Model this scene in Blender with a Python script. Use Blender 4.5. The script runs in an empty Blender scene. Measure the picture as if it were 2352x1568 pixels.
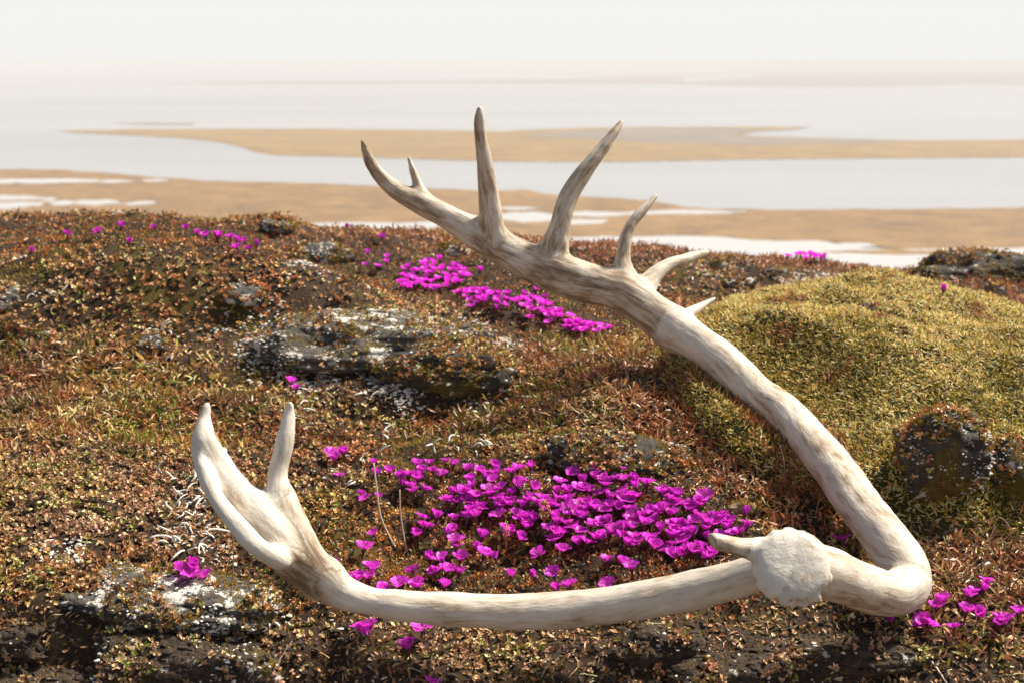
import bpy, math, random
import numpy as np
from mathutils import Vector, Matrix, Euler

random.seed(7)
rng = np.random.default_rng(11)
S = bpy.context.scene
COL = S.collection

# ------------------------------------------------------------------ camera
PITCH = math.radians(11.15)          # the lens looks a little down over the tundra
FPX = 2352 * 50.0 / 36.0             # focal length measured in reading-grid units (grid 2352 x 1568)
cam_d = bpy.data.cameras.new('camera')
cam_d.lens = 50.0
cam_d.sensor_width = 36.0
cam_d.clip_start = 0.05
cam_d.clip_end = 30000.0
cam_d.dof.use_dof = True
cam_d.dof.focus_distance = 1.40
cam_d.dof.aperture_fstop = 11.0
cam = bpy.data.objects.new('camera', cam_d)
cam.location = (0, 0, 0)
cam.rotation_euler = (math.pi / 2 - PITCH, 0, 0)
COL.objects.link(cam)
S.camera = cam

# ------------------------------------------------------------------ sky and sun
SUN_EL, SUN_AZ = math.radians(52), math.radians(62)      # azimuth from +y (away from camera) to +x (right)
w = bpy.data.worlds.new('World')
S.world = w
w.use_nodes = True
nt = w.node_tree
nt.nodes.clear()
wo = nt.nodes.new('ShaderNodeOutputWorld')
bg = nt.nodes.new('ShaderNodeBackground')
sky = nt.nodes.new('ShaderNodeTexSky')
sky.sky_type = 'NISHITA'
sky.sun_disc = False
sky.sun_elevation = SUN_EL
sky.sun_rotation = SUN_AZ
sky.dust_density = 4.0
bg.inputs['Strength'].default_value = 0.06
# fog bank: thick and white near the horizon, thinning towards the zenith
tc = nt.nodes.new('ShaderNodeTexCoord')
sx = nt.nodes.new('ShaderNodeSeparateXYZ')
mr = nt.nodes.new('ShaderNodeMapRange')
mr.interpolation_type = 'SMOOTHSTEP'
mr.inputs['From Min'].default_value = 0.06
mr.inputs['From Max'].default_value = 0.38
mr.inputs['To Min'].default_value = 1.0
mr.inputs['To Max'].default_value = 0.03
mixc = nt.nodes.new('ShaderNodeMix')
mixc.data_type = 'RGBA'
FOG_COL = (8.45, 8.4, 8.3, 1)
mixc.inputs['B'].default_value = FOG_COL
nt.links.new(tc.outputs['Generated'], sx.inputs[0])
nt.links.new(sx.outputs['Z'], mr.inputs['Value'])
nt.links.new(mr.outputs['Result'], mixc.inputs['Factor'])
nt.links.new(sky.outputs['Color'], mixc.inputs['A'])
nt.links.new(mixc.outputs['Result'], bg.inputs['Color'])
nt.links.new(bg.outputs[0], wo.inputs['Surface'])

sun_d = bpy.data.lights.new('sun', 'SUN')
sun_d.energy = 4.7
sun_d.angle = math.radians(7.0)
sun_d.color = (1.0, 0.92, 0.79)
sun = bpy.data.objects.new('sun', sun_d)
sd = Vector((math.sin(SUN_AZ) * math.cos(SUN_EL), math.cos(SUN_AZ) * math.cos(SUN_EL), math.sin(SUN_EL)))
sun.rotation_euler = sd.to_track_quat('Z', 'Y').to_euler()
COL.objects.link(sun)

S.view_settings.view_transform = 'Standard'
S.view_settings.look = 'None'
S.view_settings.exposure = 0.85
S.view_settings.gamma = 1.0
S.view_settings.use_curve_mapping = False
S.render.engine = 'CYCLES'
S.cycles.use_denoising = True
S.cycles.max_bounces = 8
S.cycles.volume_bounces = 2
S.cycles.transparent_max_bounces = 8

# ------------------------------------------------------------------ helpers
CP, SP = math.cos(PITCH), math.sin(PITCH)

def ray(px, py):
    """world direction through a point of the reading grid, scaled so that y == 1"""
    u = (px - 1176.0) / FPX
    v = (784.0 - py) / FPX
    x, y, z = u, CP + v * SP, -SP + v * CP
    return np.array([x / y, 1.0, z / y])

def P(px, py, y):
    return ray(px, py) * y

def project(x, y, z):
    d = y * CP - z * SP
    return 1176.0 + FPX * x / d, 784.0 - FPX * (y * SP + z * CP) / d

def camdepth(p):
    return p[1] * CP - p[2] * SP

def sstep(a, b, x):
    t = np.clip((x - a) / (b - a), 0, 1)
    return t * t * (3 - 2 * t)

_H = rng.random(65536).astype(np.float32)

def vnoise(x, y, z, seed=0):
    """value noise in -1..1"""
    xi, yi, zi = np.floor(x).astype(np.int64), np.floor(y).astype(np.int64), np.floor(z).astype(np.int64)
    fx, fy, fz = x - xi, y - yi, z - zi
    fx, fy, fz = fx * fx * (3 - 2 * fx), fy * fy * (3 - 2 * fy), fz * fz * (3 - 2 * fz)
    def h(a, b, c):
        return _H[(a * 73856093 ^ b * 19349663 ^ c * 83492791 ^ (seed * 2654435 + 12345)) & 65535]
    r = 0
    for dx in (0, 1):
        for dy in (0, 1):
            for dz in (0, 1):
                wgt = (fx if dx else 1 - fx) * (fy if dy else 1 - fy) * (fz if dz else 1 - fz)
                r = r + wgt * h(xi + dx, yi + dy, zi + dz)
    return r * 2 - 1

def fbm(x, y, z, octaves=4, seed=0, gain=0.5):
    a, s, t = 1.0, 0.0, 0.0
    f = 1.0
    for o in range(octaves):
        s = s + a * vnoise(x * f, y * f, z * f, seed + o * 17)
        t += a
        a *= gain
        f *= 2.03
    return s / t

def mesh_np(name, verts, faces, cols=None, smooth=False, attr='Col'):
    """verts (n,3), faces (m,k) int array of tris or quads"""
    me = bpy.data.meshes.new(name)
    verts = np.ascontiguousarray(verts, dtype=np.float32)
    faces = np.ascontiguousarray(faces, dtype=np.int32)
    m, k = faces.shape
    me.vertices.add(len(verts))
    me.vertices.foreach_set('co', verts.ravel())
    me.loops.add(m * k)
    me.loops.foreach_set('vertex_index', faces.ravel())
    me.polygons.add(m)
    me.polygons.foreach_set('loop_start', np.arange(m, dtype=np.int32) * k)
    me.polygons.foreach_set('loop_total', np.full(m, k, dtype=np.int32))
    me.polygons.foreach_set('use_smooth', np.full(m, smooth, dtype=bool))
    if cols is not None:
        a = me.attributes.new(attr, 'FLOAT_COLOR', 'POINT')
        c = np.ones((len(verts), 4), dtype=np.float32)
        c[:, :3] = cols
        a.data.foreach_set('color', c.ravel())
    me.update(calc_edges=True)
    return me

def link(name, me, mat=None, parent=None, **props):
    o = bpy.data.objects.new(name, me)
    if mat is not None and me is not None and len(me.materials) == 0:
        me.materials.append(mat)
    COL.objects.link(o)
    if parent is not None:
        o.parent = parent
    for k, v in props.items():
        o[k] = v
    return o

def thing(name, label, cat, loc=(0, 0, 0), group=None):
    o = bpy.data.objects.new(name, None)
    o.empty_display_size = 0.02
    o.location = loc
    COL.objects.link(o)
    o['label'] = label
    o['category'] = cat
    if group:
        o['group'] = group
    return o

def tube_arrays(pts, rad, sides=6, cap=True):
    pts = np.asarray(pts, float)
    n = len(pts)
    rad = np.broadcast_to(np.asarray(rad, float), (n,)) if np.ndim(rad) < 1 or len(np.atleast_1d(rad)) != n else np.asarray(rad, float)
    t = np.gradient(pts, axis=0)
    t /= np.linalg.norm(t, axis=1, keepdims=True) + 1e-12
    ref = np.array([0.31, 0.22, 0.92])
    if abs(np.dot(ref, t.mean(0) / (np.linalg.norm(t.mean(0)) + 1e-9))) > 0.85:
        ref = np.array([0.9, 0.35, 0.1])
    e1 = np.cross(t, ref); e1 /= np.linalg.norm(e1, axis=1, keepdims=True) + 1e-12
    e2 = np.cross(t, e1)
    a = np.arange(sides) / sides * 2 * math.pi
    V = pts[:, None, :] + rad[:, None, None] * (np.cos(a)[None, :, None] * e1[:, None, :] + np.sin(a)[None, :, None] * e2[:, None, :])
    V = V.reshape(-1, 3)
    F = []
    for i in range(n - 1):
        for j in range(sides):
            F.append((i * sides + j, i * sides + (j + 1) % sides, (i + 1) * sides + (j + 1) % sides, (i + 1) * sides + j))
    V = np.vstack([V, pts[0], pts[-1]])
    a0, a1 = len(V) - 2, len(V) - 1
    if cap:
        for j in range(sides):
            F.append((a0, (j + 1) % sides, j, j) if False else (a0, a0, (j + 1) % sides, j))
            F.append((a1, a1, (n - 1) * sides + j, (n - 1) * sides + (j + 1) % sides))
    # caps as triangles: rebuild all as triangles
    T = []
    for f in F:
        if f[0] == f[1]:
            T.append((f[0], f[2], f[3]))
        else:
            T.append((f[0], f[1], f[2])); T.append((f[0], f[2], f[3]))
    return V, np.array(T)

def spline(pts, n):
    """Catmull-Rom through rows of pts (any width), n samples per span"""
    p = np.asarray(pts, float)
    p = np.vstack([2 * p[0] - p[1], p, 2 * p[-1] - p[-2]])
    out = []
    for i in range(1, len(p) - 2):
        for k in range(n):
            t = k / n
            a, b, c, d = p[i - 1], p[i], p[i + 1], p[i + 2]
            out.append(0.5 * (2 * b + (c - a) * t + (2 * a - 5 * b + 4 * c - d) * t * t + (3 * b - a - 3 * c + d) * t ** 3))
    out.append(p[-2])
    return np.array(out)

# ------------------------------------------------------------------ materials
def new_mat(name):
    m = bpy.data.materials.new(name)
    m.use_nodes = True
    t = m.node_tree
    b = t.nodes['Principled BSDF']
    return m, t, b

def N(t, typ, **kw):
    n = t.nodes.new(typ)
    for k, v in kw.items():
        if hasattr(n, k) and k not in ('Scale',):
            setattr(n, k, v)
        else:
            n.inputs[k].default_value = v
    return n

def ramp(t, stops, interp='LINEAR'):
    r = t.nodes.new('ShaderNodeValToRGB')
    cr = r.color_ramp
    cr.interpolation = interp
    while len(cr.elements) > 1:
        cr.elements.remove(cr.elements[-1])
    cr.elements[0].position = stops[0][0]
    cr.elements[0].color = (*stops[0][1], 1)
    for p, c in stops[1:]:
        e = cr.elements.new(p)
        e.color = (*c, 1)
    return r

def leaf_material(name, rough=0.5, transl=0.25, spec=0.4):
    m, t, b = new_mat(name)
    a = N(t, 'ShaderNodeAttribute', attribute_name='Col')
    tcn = N(t, 'ShaderNodeTexCoord')
    nz = N(t, 'ShaderNodeTexNoise', Scale=900.0)
    t.links.new(tcn.outputs['Object'], nz.inputs['Vector'])
    mx = N(t, 'ShaderNodeMix', data_type='RGBA', blend_type='MULTIPLY')
    mx.inputs['Factor'].default_value = 0.5
    r = ramp(t, [(0.3, (0.55, 0.5, 0.45)), (0.7, (1.3, 1.3, 1.3))])
    t.links.new(nz.outputs['Fac'], r.inputs['Fac'])
    t.links.new(a.outputs['Color'], mx.inputs['A'])
    t.links.new(r.outputs['Color'], mx.inputs['B'])
    t.links.new(mx.outputs['Result'], b.inputs['Base Color'])
    b.inputs['Roughness'].default_value = rough
    b.inputs['Specular IOR Level'].default_value = spec
    tr = N(t, 'ShaderNodeBsdfTranslucent')
    t.links.new(mx.outputs['Result'], tr.inputs['Color'])
    ms = N(t, 'ShaderNodeMixShader')
    ms.inputs['Fac'].default_value = transl
    t.links.new(b.outputs[0], ms.inputs[1])
    t.links.new(tr.outputs[0], ms.inputs[2])
    t.links.new(ms.outputs[0], t.nodes['Material Output'].inputs['Surface'])
    return m

M_LEAF = leaf_material('dry_leaf', 0.42, 0.15, 0.5)
M_MOSS = leaf_material('moss_leaf', 0.6, 0.3, 0.3)
M_GREEN = leaf_material('green_leaf', 0.4, 0.3, 0.5)
M_STALK = leaf_material('stalk', 0.6, 0.1, 0.3)

def simple_mat(name, col, rough=0.7, var=0.35, scale=300.0, bump=0.3, bscale=None, spec=0.3):
    m, t, b = new_mat(name)
    tcn = N(t, 'ShaderNodeTexCoord')
    nz = N(t, 'ShaderNodeTexNoise', Scale=scale, Detail=5.0)
    t.links.new(tcn.outputs['Object'], nz.inputs['Vector'])
    lo = tuple(c * (1 - var) for c in col)
    hi = tuple(min(1, c * (1 + var)) for c in col)
    r = ramp(t, [(0.3, lo), (0.7, hi)])
    t.links.new(nz.outputs['Fac'], r.inputs['Fac'])
    t.links.new(r.outputs['Color'], b.inputs['Base Color'])
    b.inputs['Roughness'].default_value = rough
    b.inputs['Specular IOR Level'].default_value = spec
    if bump:
        bp = N(t, 'ShaderNodeBump', Strength=bump, Distance=0.001)
        t.links.new(nz.outputs['Fac'], bp.inputs['Height'])
        t.links.new(bp.outputs['Normal'], b.inputs['Normal'])
    return m

def ground_material():
    m, t, b = new_mat('peat_soil')
    tcn = N(t, 'ShaderNodeTexCoord')
    n1 = N(t, 'ShaderNodeTexNoise', Scale=28.0, Detail=6.0)
    n2 = N(t, 'ShaderNodeTexNoise', Scale=260.0, Detail=6.0, Roughness=0.7)
    n3 = N(t, 'ShaderNodeTexNoise', Scale=9.0, Detail=5.0)
    for n in (n1, n2, n3):
        t.links.new(tcn.outputs['Object'], n.inputs['Vector'])
    r1 = ramp(t, [(0.3, (0.014, 0.0075, 0.0035)), (0.5, (0.038, 0.021, 0.010)), (0.7, (0.085, 0.050, 0.026))])
    t.links.new(n2.outputs['Fac'], r1.inputs['Fac'])
    # yellowish moss film
    rm = ramp(t, [(0.55, (0, 0, 0)), (0.68, (1, 1, 1))])
    t.links.new(n3.outputs['Fac'], rm.inputs['Fac'])
    mx = N(t, 'ShaderNodeMix', data_type='RGBA')
    mx.inputs['B'].default_value = (0.075, 0.052, 0.008, 1)
    t.links.new(rm.outputs['Color'], mx.inputs['Factor'])
    t.links.new(r1.outputs['Color'], mx.inputs['A'])
    t.links.new(mx.outputs['Result'], b.inputs['Base Color'])
    b.inputs['Roughness'].default_value = 0.85
    b.inputs['Specular IOR Level'].default_value = 0.25
    ad = N(t, 'ShaderNodeMath', operation='ADD')
    t.links.new(n1.outputs['Fac'], ad.inputs[0])
    t.links.new(n2.outputs['Fac'], ad.inputs[1])
    bp = N(t, 'ShaderNodeBump', Strength=0.9, Distance=0.004)
    t.links.new(ad.outputs[0], bp.inputs['Height'])
    t.links.new(bp.outputs['Normal'], b.inputs['Normal'])
    return m

def rock_material(name, base, lichen_amt, moss_amt, seed=0.0):
    m, t, b = new_mat(name)
    tcn = N(t, 'ShaderNodeTexCoord')
    mp = N(t, 'ShaderNodeMapping')
    mp.inputs['Location'].default_value = (seed, seed * 1.7, 0)
    t.links.new(tcn.outputs['Object'], mp.inputs['Vector'])
    def nz(s, d=6.0, ro=0.6):
        n = N(t, 'ShaderNodeTexNoise', Scale=s, Detail=d, Roughness=ro)
        t.links.new(mp.outputs[0], n.inputs['Vector'])
        return n
    nb, nl, nm, nf = nz(120.0), nz(34.0, 8.0, 0.68), nz(17.0), nz(420.0)
    rb = ramp(t, [(0.32, tuple(c * 0.45 for c in base)), (0.5, base), (0.68, tuple(c * 1.9 for c in base))])
    t.links.new(nb.outputs['Fac'], rb.inputs['Fac'])
    rm = ramp(t, [(0.62 - moss_amt * 0.2, (0, 0, 0)), (0.70 - moss_amt * 0.2, (1, 1, 1))])
    t.links.new(nm.outputs['Fac'], rm.inputs['Fac'])
    m1 = N(t, 'ShaderNodeMix', data_type='RGBA')
    m1.inputs['B'].default_value = (0.105, 0.07, 0.008, 1)
    t.links.new(rm.outputs['Color'], m1.inputs['Factor'])
    t.links.new(rb.outputs['Color'], m1.inputs['A'])
    rl = ramp(t, [(0.66 - lichen_amt * 0.25, (0, 0, 0)), (0.69 - lichen_amt * 0.25, (1, 1, 1))])
    t.links.new(nl.outputs['Fac'], rl.inputs['Fac'])
    m2 = N(t, 'ShaderNodeMix', data_type='RGBA')
    rlc = ramp(t, [(0.35, (0.36, 0.33, 0.29)), (0.6, (0.72, 0.69, 0.64))])
    t.links.new(nf.outputs['Fac'], rlc.inputs['Fac'])
    t.links.new(rlc.outputs['Color'], m2.inputs['B'])
    t.links.new(rl.outputs['Color'], m2.inputs['Factor'])
    t.links.new(m1.outputs['Result'], m2.inputs['A'])
    t.links.new(m2.outputs['Result'], b.inputs['Base Color'])
    b.inputs['Roughness'].default_value = 0.85
    b.inputs['Specular IOR Level'].default_value = 0.3
    ad = N(t, 'ShaderNodeMath', operation='MULTIPLY_ADD')
    t.links.new(rl.outputs['Color'], ad.inputs[0])
    ad.inputs[1].default_value = 0.4
    t.links.new(nb.outputs['Fac'], ad.inputs[2])
    ad2 = N(t, 'ShaderNodeMath', operation='MULTIPLY_ADD')
    t.links.new(nf.outputs['Fac'], ad2.inputs[0])
    ad2.inputs[1].default_value = 0.5
    t.links.new(ad.outputs[0], ad2.inputs[2])
    bp = N(t, 'ShaderNodeBump', Strength=1.0, Distance=0.004)
    t.links.new(ad2.outputs[0], bp.inputs['Height'])
    t.links.new(bp.outputs['Normal'], b.inputs['Normal'])
    return m

def bone_material(name, stain=1.0):
    m, t, b = new_mat(name)
    at = N(t, 'ShaderNodeAttribute', attribute_name='grain')
    ac = N(t, 'ShaderNodeAttribute', attribute_name='Col')      # r = how grimy this stretch is
    def nz(s, d, ro=0.55, dist=0.0):
        n = N(t, 'ShaderNodeTexNoise', Scale=s, Detail=d, Roughness=ro, Distortion=dist)
        t.links.new(at.outputs['Vector'], n.inputs['Vector'])
        return n
    n1, n2, n3 = nz(190.0, 7.0, 0.72, 0.5), nz(62.0, 6.0, 0.66, 0.8), nz(420.0, 5.0)
    tcn = N(t, 'ShaderNodeTexCoord')
    n4 = N(t, 'ShaderNodeTexNoise', Scale=26.0, Detail=4.0)
    t.links.new(tcn.outputs['Object'], n4.inputs['Vector'])
    # stain = smoothstep of weighted noises + grime attribute
    s1 = N(t, 'ShaderNodeMath', operation='MULTIPLY_ADD'); s1.inputs[1].default_value = 0.8
    t.links.new(n1.outputs['Fac'], s1.inputs[0]); t.links.new(n2.outputs['Fac'], s1.inputs[2])
    s2 = N(t, 'ShaderNodeMath', operation='MULTIPLY_ADD'); s2.inputs[1].default_value = 0.45
    t.links.new(n4.outputs['Fac'], s2.inputs[0]); t.links.new(s1.outputs[0], s2.inputs[2])
    s3 = N(t, 'ShaderNodeMath', operation='MULTIPLY_ADD'); s3.inputs[1].default_value = 0.62 * stain
    sepc = N(t, 'ShaderNodeSeparateColor')
    t.links.new(ac.outputs['Color'], sepc.inputs[0])
    t.links.new(sepc.outputs[0], s3.inputs[0]); t.links.new(s2.outputs[0], s3.inputs[2])
    r = ramp(t, [(0.0, (0.64, 0.585, 0.50)), (0.33, (0.56, 0.49, 0.395)), (0.50, (0.42, 0.335, 0.235)), (0.68, (0.235, 0.162, 0.098)), (1.0, (0.10, 0.062, 0.034))])
    mr_ = N(t, 'ShaderNodeMapRange')
    mr_.inputs['From Min'].default_value = 1.17
    mr_.inputs['From Max'].default_value = 1.84
    t.links.new(s3.outputs[0], mr_.inputs['Value'])
    t.links.new(mr_.outputs['Result'], r.inputs['Fac'])
    t.links.new(r.outputs['Color'], b.inputs['Base Color'])
    b.inputs['Roughness'].default_value = 0.55
    b.inputs['Specular IOR Level'].default_value = 0.35
    b.inputs['Subsurface Weight'].default_value = 0.0
    bs = N(t, 'ShaderNodeMath', operation='MULTIPLY_ADD'); bs.inputs[1].default_value = 0.35
    t.links.new(n3.outputs['Fac'], bs.inputs[0]); t.links.new(n1.outputs['Fac'], bs.inputs[2])
    bp = N(t, 'ShaderNodeBump', Strength=0.6, Distance=0.0018)
    t.links.new(bs.outputs[0], bp.inputs['Height'])
    t.links.new(bp.outputs['Normal'], b.inputs['Normal'])
    return m

# ------------------------------------------------------------------ course of the antler (the ground is shaped around it)
# every limb: (px, py, depth, half width in grid units); flat = (squeeze across the view, direction)
LIMBS = {}
def limb(name, pts, part, flat=1.0, nrm=None, grime=0.3):
    LIMBS[name] = dict(pts=pts, part=part, flat=flat, nrm=nrm, grime=grime)

limb('beam', [(1850, 1300, 1.135, 58), (1915, 1320, 1.165, 57), (1985, 1348, 1.195, 54), (2050, 1362, 1.225, 54), (2084, 1338, 1.250, 52), (2068, 1286, 1.275, 52),
              (2025, 1225, 1.315, 51), (1975, 1160, 1.37, 50), (1915, 1075, 1.45, 50), (1850, 1000, 1.53, 48), (1795, 945, 1.585, 46), (1731, 898, 1.635, 44), (1640, 815, 1.69, 44), (1552, 757, 1.73, 45)],
     'beam', grime=0.42)
limb('crown', [(1552, 757, 1.73, 45), (1431, 675, 1.76, 46), (1330, 645, 1.775, 46), (1230, 610, 1.785, 44), (1109, 546, 1.79, 35), (1035, 503, 1.79, 30), (968, 468, 1.785, 25), (920, 444, 1.78, 21),
               (882, 414, 1.775, 18.5), (855, 380, 1.77, 14.5), (840, 350, 1.765, 10), (832, 325, 1.76, 5.5)], 'crown', 1.35, (0.1, -1, 0.15), grime=0.62)
limb('t0', [(980, 475, 1.79, 16), (968, 445, 1.79, 13), (957, 418, 1.79, 10.5), (947, 390, 1.79, 8.0), (939, 363, 1.79, 4.5)], 'tine', grime=0.35)
limb('t1', [(1140, 560, 1.79, 30), (1130, 515, 1.785, 27), (1125, 475, 1.78, 24), (1119, 422, 1.775, 21), (1111, 362, 1.765, 17.5), (1102, 305, 1.755, 13), (1101, 270, 1.75, 10.5), (1102, 252, 1.75, 7.5)], 'tine', grime=0.5)
limb('t2', [(1268, 590, 1.79, 34), (1279, 548, 1.79, 28), (1290, 504, 1.79, 24.5), (1306, 451, 1.795, 22), (1340, 397, 1.80, 19.5), (1380, 346, 1.81, 15.5), (1410, 306, 1.82, 11), (1429, 279, 1.83, 5)], 'tine', grime=0.6)
limb('t3', [(1440, 655, 1.77, 30), (1432, 616, 1.775, 21), (1431, 588, 1.78, 17), (1436, 551, 1.785, 15), (1450, 516, 1.79, 13), (1479, 481, 1.80, 10.5), (1508, 450, 1.81, 4.5)], 'tine', grime=0.5)
limb('t4', [(1468, 705, 1.765, 34), (1482, 664, 1.775, 26), (1500, 636, 1.785, 20), (1534, 610, 1.80, 16), (1582, 593, 1.82, 12.5), (1625, 580, 1.84, 6)], 'tine', grime=0.45)
limb('t5', [(1535, 755, 1.735, 22), (1566, 731, 1.75, 17), (1589, 716, 1.76, 12.5), (1617, 700, 1.775, 8.5), (1641, 686, 1.785, 3.8)], 'tine', grime=0.3)
# branch that leaves just behind the burr and runs along the front to a small palm
limb('front', [(1790, 1298, 1.155, 40), (1735, 1316, 1.165, 44), (1650, 1341, 1.175, 44), (1493, 1374, 1.185, 44.5), (1340, 1396, 1.19, 43), (1200, 1404, 1.19, 42), (1080, 1401, 1.19, 40.5), (985, 1396, 1.19, 39),
               (900, 1388, 1.19, 35), (845, 1378, 1.19, 34), (790, 1360, 1.19, 38), (745, 1326, 1.19, 42)], 'lower_branch', grime=0.38)
limb('palm', [(745, 1326, 1.19, 42), (712, 1290, 1.19, 44), (682, 1240, 1.193, 46), (660, 1188, 1.198, 42), (646, 1146, 1.205, 30)], 'palm', 1.3, (-0.45, -1, 0.0), grime=0.72)
limb('palm2', [(720, 1332, 1.185, 40), (672, 1296, 1.180, 41), (632, 1256, 1.178, 38), (606, 1216, 1.182, 32), (588, 1186, 1.19, 24)], 'palm', 1.6, (-0.55, -1, 0.0), grime=0.85)
limb('rt', [(648, 1150, 1.205, 30), (638, 1112, 1.21, 24), (640, 1075, 1.215, 22), (652, 1025, 1.22, 20.5), (660, 985, 1.225, 17.5), (664, 950, 1.23, 13.5), (666, 930, 1.23, 9)], 'tine', grime=0.25)
limb('lt', [(672, 1262, 1.186, 40), (636, 1222, 1.186, 41), (602, 1184, 1.191, 37), (568, 1146, 1.20, 31), (530, 1102, 1.205, 27), (500, 1058, 1.212, 24), (472, 1012, 1.21, 22), (470, 968, 1.22, 15.5), (475, 932, 1.225, 8.5)], 'tine', grime=0.2)
limb('lb', [(640, 1284, 1.160, 24), (590, 1254, 1.150, 22), (540, 1200, 1.162, 21), (498, 1146, 1.175, 19), (472, 1091, 1.189, 17.5), (456, 1045, 1.203, 13), (457, 1002, 1.215, 8)], 'tine', grime=0.12)
limb('web', [(610, 1240, 1.18, 26), (562, 1186, 1.186, 24), (526, 1132, 1.197, 20), (498, 1080, 1.206, 17), (476, 1036, 1.214, 13)], 'palm', 1.0, None, grime=0.5)
limb('nub', [(495, 1065, 1.215, 12), (507, 1047, 1.225, 9), (515, 1033, 1.23, 6)], 'tine', grime=0.1)
limb('stub', [(1768, 1268, 1.13, 34), (1735, 1262, 1.12, 27), (1700, 1256, 1.113, 22), (1665, 1247, 1.105, 19.5), (1640, 1241, 1.10, 19)], 'brow_tine', grime=0.62)
BURR_C = P(1820, 1297, 1.106)
BURR_N = np.array([0.06, -0.84, 0.52]); BURR_N /= np.linalg.norm(BURR_N)

PRESS = []
for n_ in ('beam', 'crown', 'front', 'palm', 'palm2', 'lb'):
    L_ = LIMBS[n_]['pts']
    L_ = spline(np.array([np.append(P(a, b, y), r * camdepth(P(a, b, y)) / FPX) for a, b, y, r in L_]), 2)
    PRESS += [tuple(q) for q in L_]

# ------------------------------------------------------------------ the lie of the land
CUSH = (0.50, 1.83, 0.32, 0.45, 0.116)      # moss cushion: centre, radii, height

def cushion_h(x, y):
    wob = 0.10 * vnoise(x * 5, y * 5, x * 0 + 3.3, 5)
    d2 = ((x - CUSH[0]) / CUSH[2]) ** 2 + ((y - CUSH[1]) / CUSH[3]) ** 2 + wob
    return CUSH[4] * np.clip(1 - d2, 0, None) ** 0.62 * (1 + 0.07 * vnoise(x * 13, y * 13, x * 0 + 9.1, 6) + 0.05 * vnoise(x * 34, y * 34, x * 0 + 2.1, 7)), d2

_by = np.array([-3, 0.6, 0.9, 1.15, 1.28, 1.37, 1.6, 1.8, 2.0, 2.35, 2.7, 3.0, 3.4, 4.2, 6, 10, 20, 40, 60])
_bz = np.array([-.95, -.72, -.615, -.545, -.494, -.482, -.460, -.430, -.408, -.382, -.352, -.375, -.45, -.8, -2, -5, -12, -15.6, -16])

def height(x, y):
    x = np.asarray(x, float); y = np.asarray(y, float)
    z = np.interp(y, _by, _bz)
    z = z - (0.052 * x + 0.03 * np.clip(x, 0, 1)) * sstep(1.6, 2.7, y) * (1 - sstep(3, 6, y))
    def bump(cx, cy, rx, ry, h, p=1.0):
        d = ((x - cx) / rx) ** 2 + ((y - cy) / ry) ** 2
        return h * np.exp(-d * p)
    def hump(cx, cy, rx, rf, rb, h):
        ry = np.where(y < cy, rf, rb)
        d = ((x - cx) / rx) ** 2 + ((y - cy) / ry) ** 2
        return h * np.exp(-d ** 1.4)
    z = z + hump(-0.54, 2.13, 0.30, 0.10, 0.24, 0.092) + bump(-0.28, 2.12, 0.15, 0.13, 0.025) + hump(-0.42, 2.55, 0.34, 0.10, 0.2, 0.022) + bump(-0.75, 2.35, 0.2, .15, .02)
    z = z - bump(-0.45, 1.85, 0.28, 0.055, 0.022)                   # dip in front of the left hummock
    z = z + bump(0.15, 1.72, 0.19, 0.16, 0.058)                    # leafy mound under the beam
    z = z + bump(-0.50, 1.45, 0.24, 0.20, 0.030)                   # cushion front left
    z = z - bump(0.06, 1.34, 0.30, 0.10, 0.012)                    # hollow of the flower mat
    z = z + bump(0.10, 1.50, 0.22, 0.08, 0.012)
    z = z + bump(-0.62, 2.60, 0.30, 0.25, 0.015)
    z = z + bump(1.02, 2.75, 0.16, 0.20, 0.03)
    z = z + bump(0.20, 2.72, 0.30, 0.2, 0.012)
    # step down from the front left lip
    lip = 1.235 + 0.04 * vnoise(x * 9, x * 0, x * 0 + 1.7, 3) + 0.02 * vnoise(x * 30, x * 0, x * 0 + 4.7, 3)
    z = z - bump(-0.225, 1.27, 0.055, 0.06, 0.035)
    m = (1 - sstep(lip - 0.055, lip, y)) * (1 - sstep(-0.20, -0.13, x)) * sstep(0.3, 0.7, y)
    z = z - 0.072 * m
    # hollow beneath the lichen ledge
    m2 = np.exp(-(((x + 0.09) / 0.16) ** 4)) * (1 - sstep(1.80, 1.86, y)) * sstep(1.62, 1.74, y)
    z = z - 0.035 * m2
    near = 1 - sstep(3.5, 8, y)
    z = z + near * (0.020 * fbm(x * 9, y * 9, x * 0, 3, 21) + 0.010 * fbm(x * 34, y * 34, x * 0, 3, 31))
    far = sstep(4, 8, y)
    z = z + far * 0.25 * fbm(x * 0.5, y * 0.5, x * 0, 3, 41)
    h, d2 = cushion_h(x, y)
    z = z + h
    # the antler has pressed itself into the mat
    for ax_, ay_, az_, ar_ in PRESS:
        e = np.clip(np.hypot(x - ax_, y - ay_) - 0.8 * ar_, 0, None)
        z = np.minimum(z, az_ - 0.55 * ar_ + 0.12 * e + 5.0 * e * e)
    return z

_exact_height = height
_gx, _gy = np.arange(-1.6, 1.6, 0.004), np.arange(0.80, 3.66, 0.004)
_GX, _GY = np.meshgrid(_gx, _gy, indexing='ij')
_GZ = _exact_height(_GX, _GY)

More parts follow.
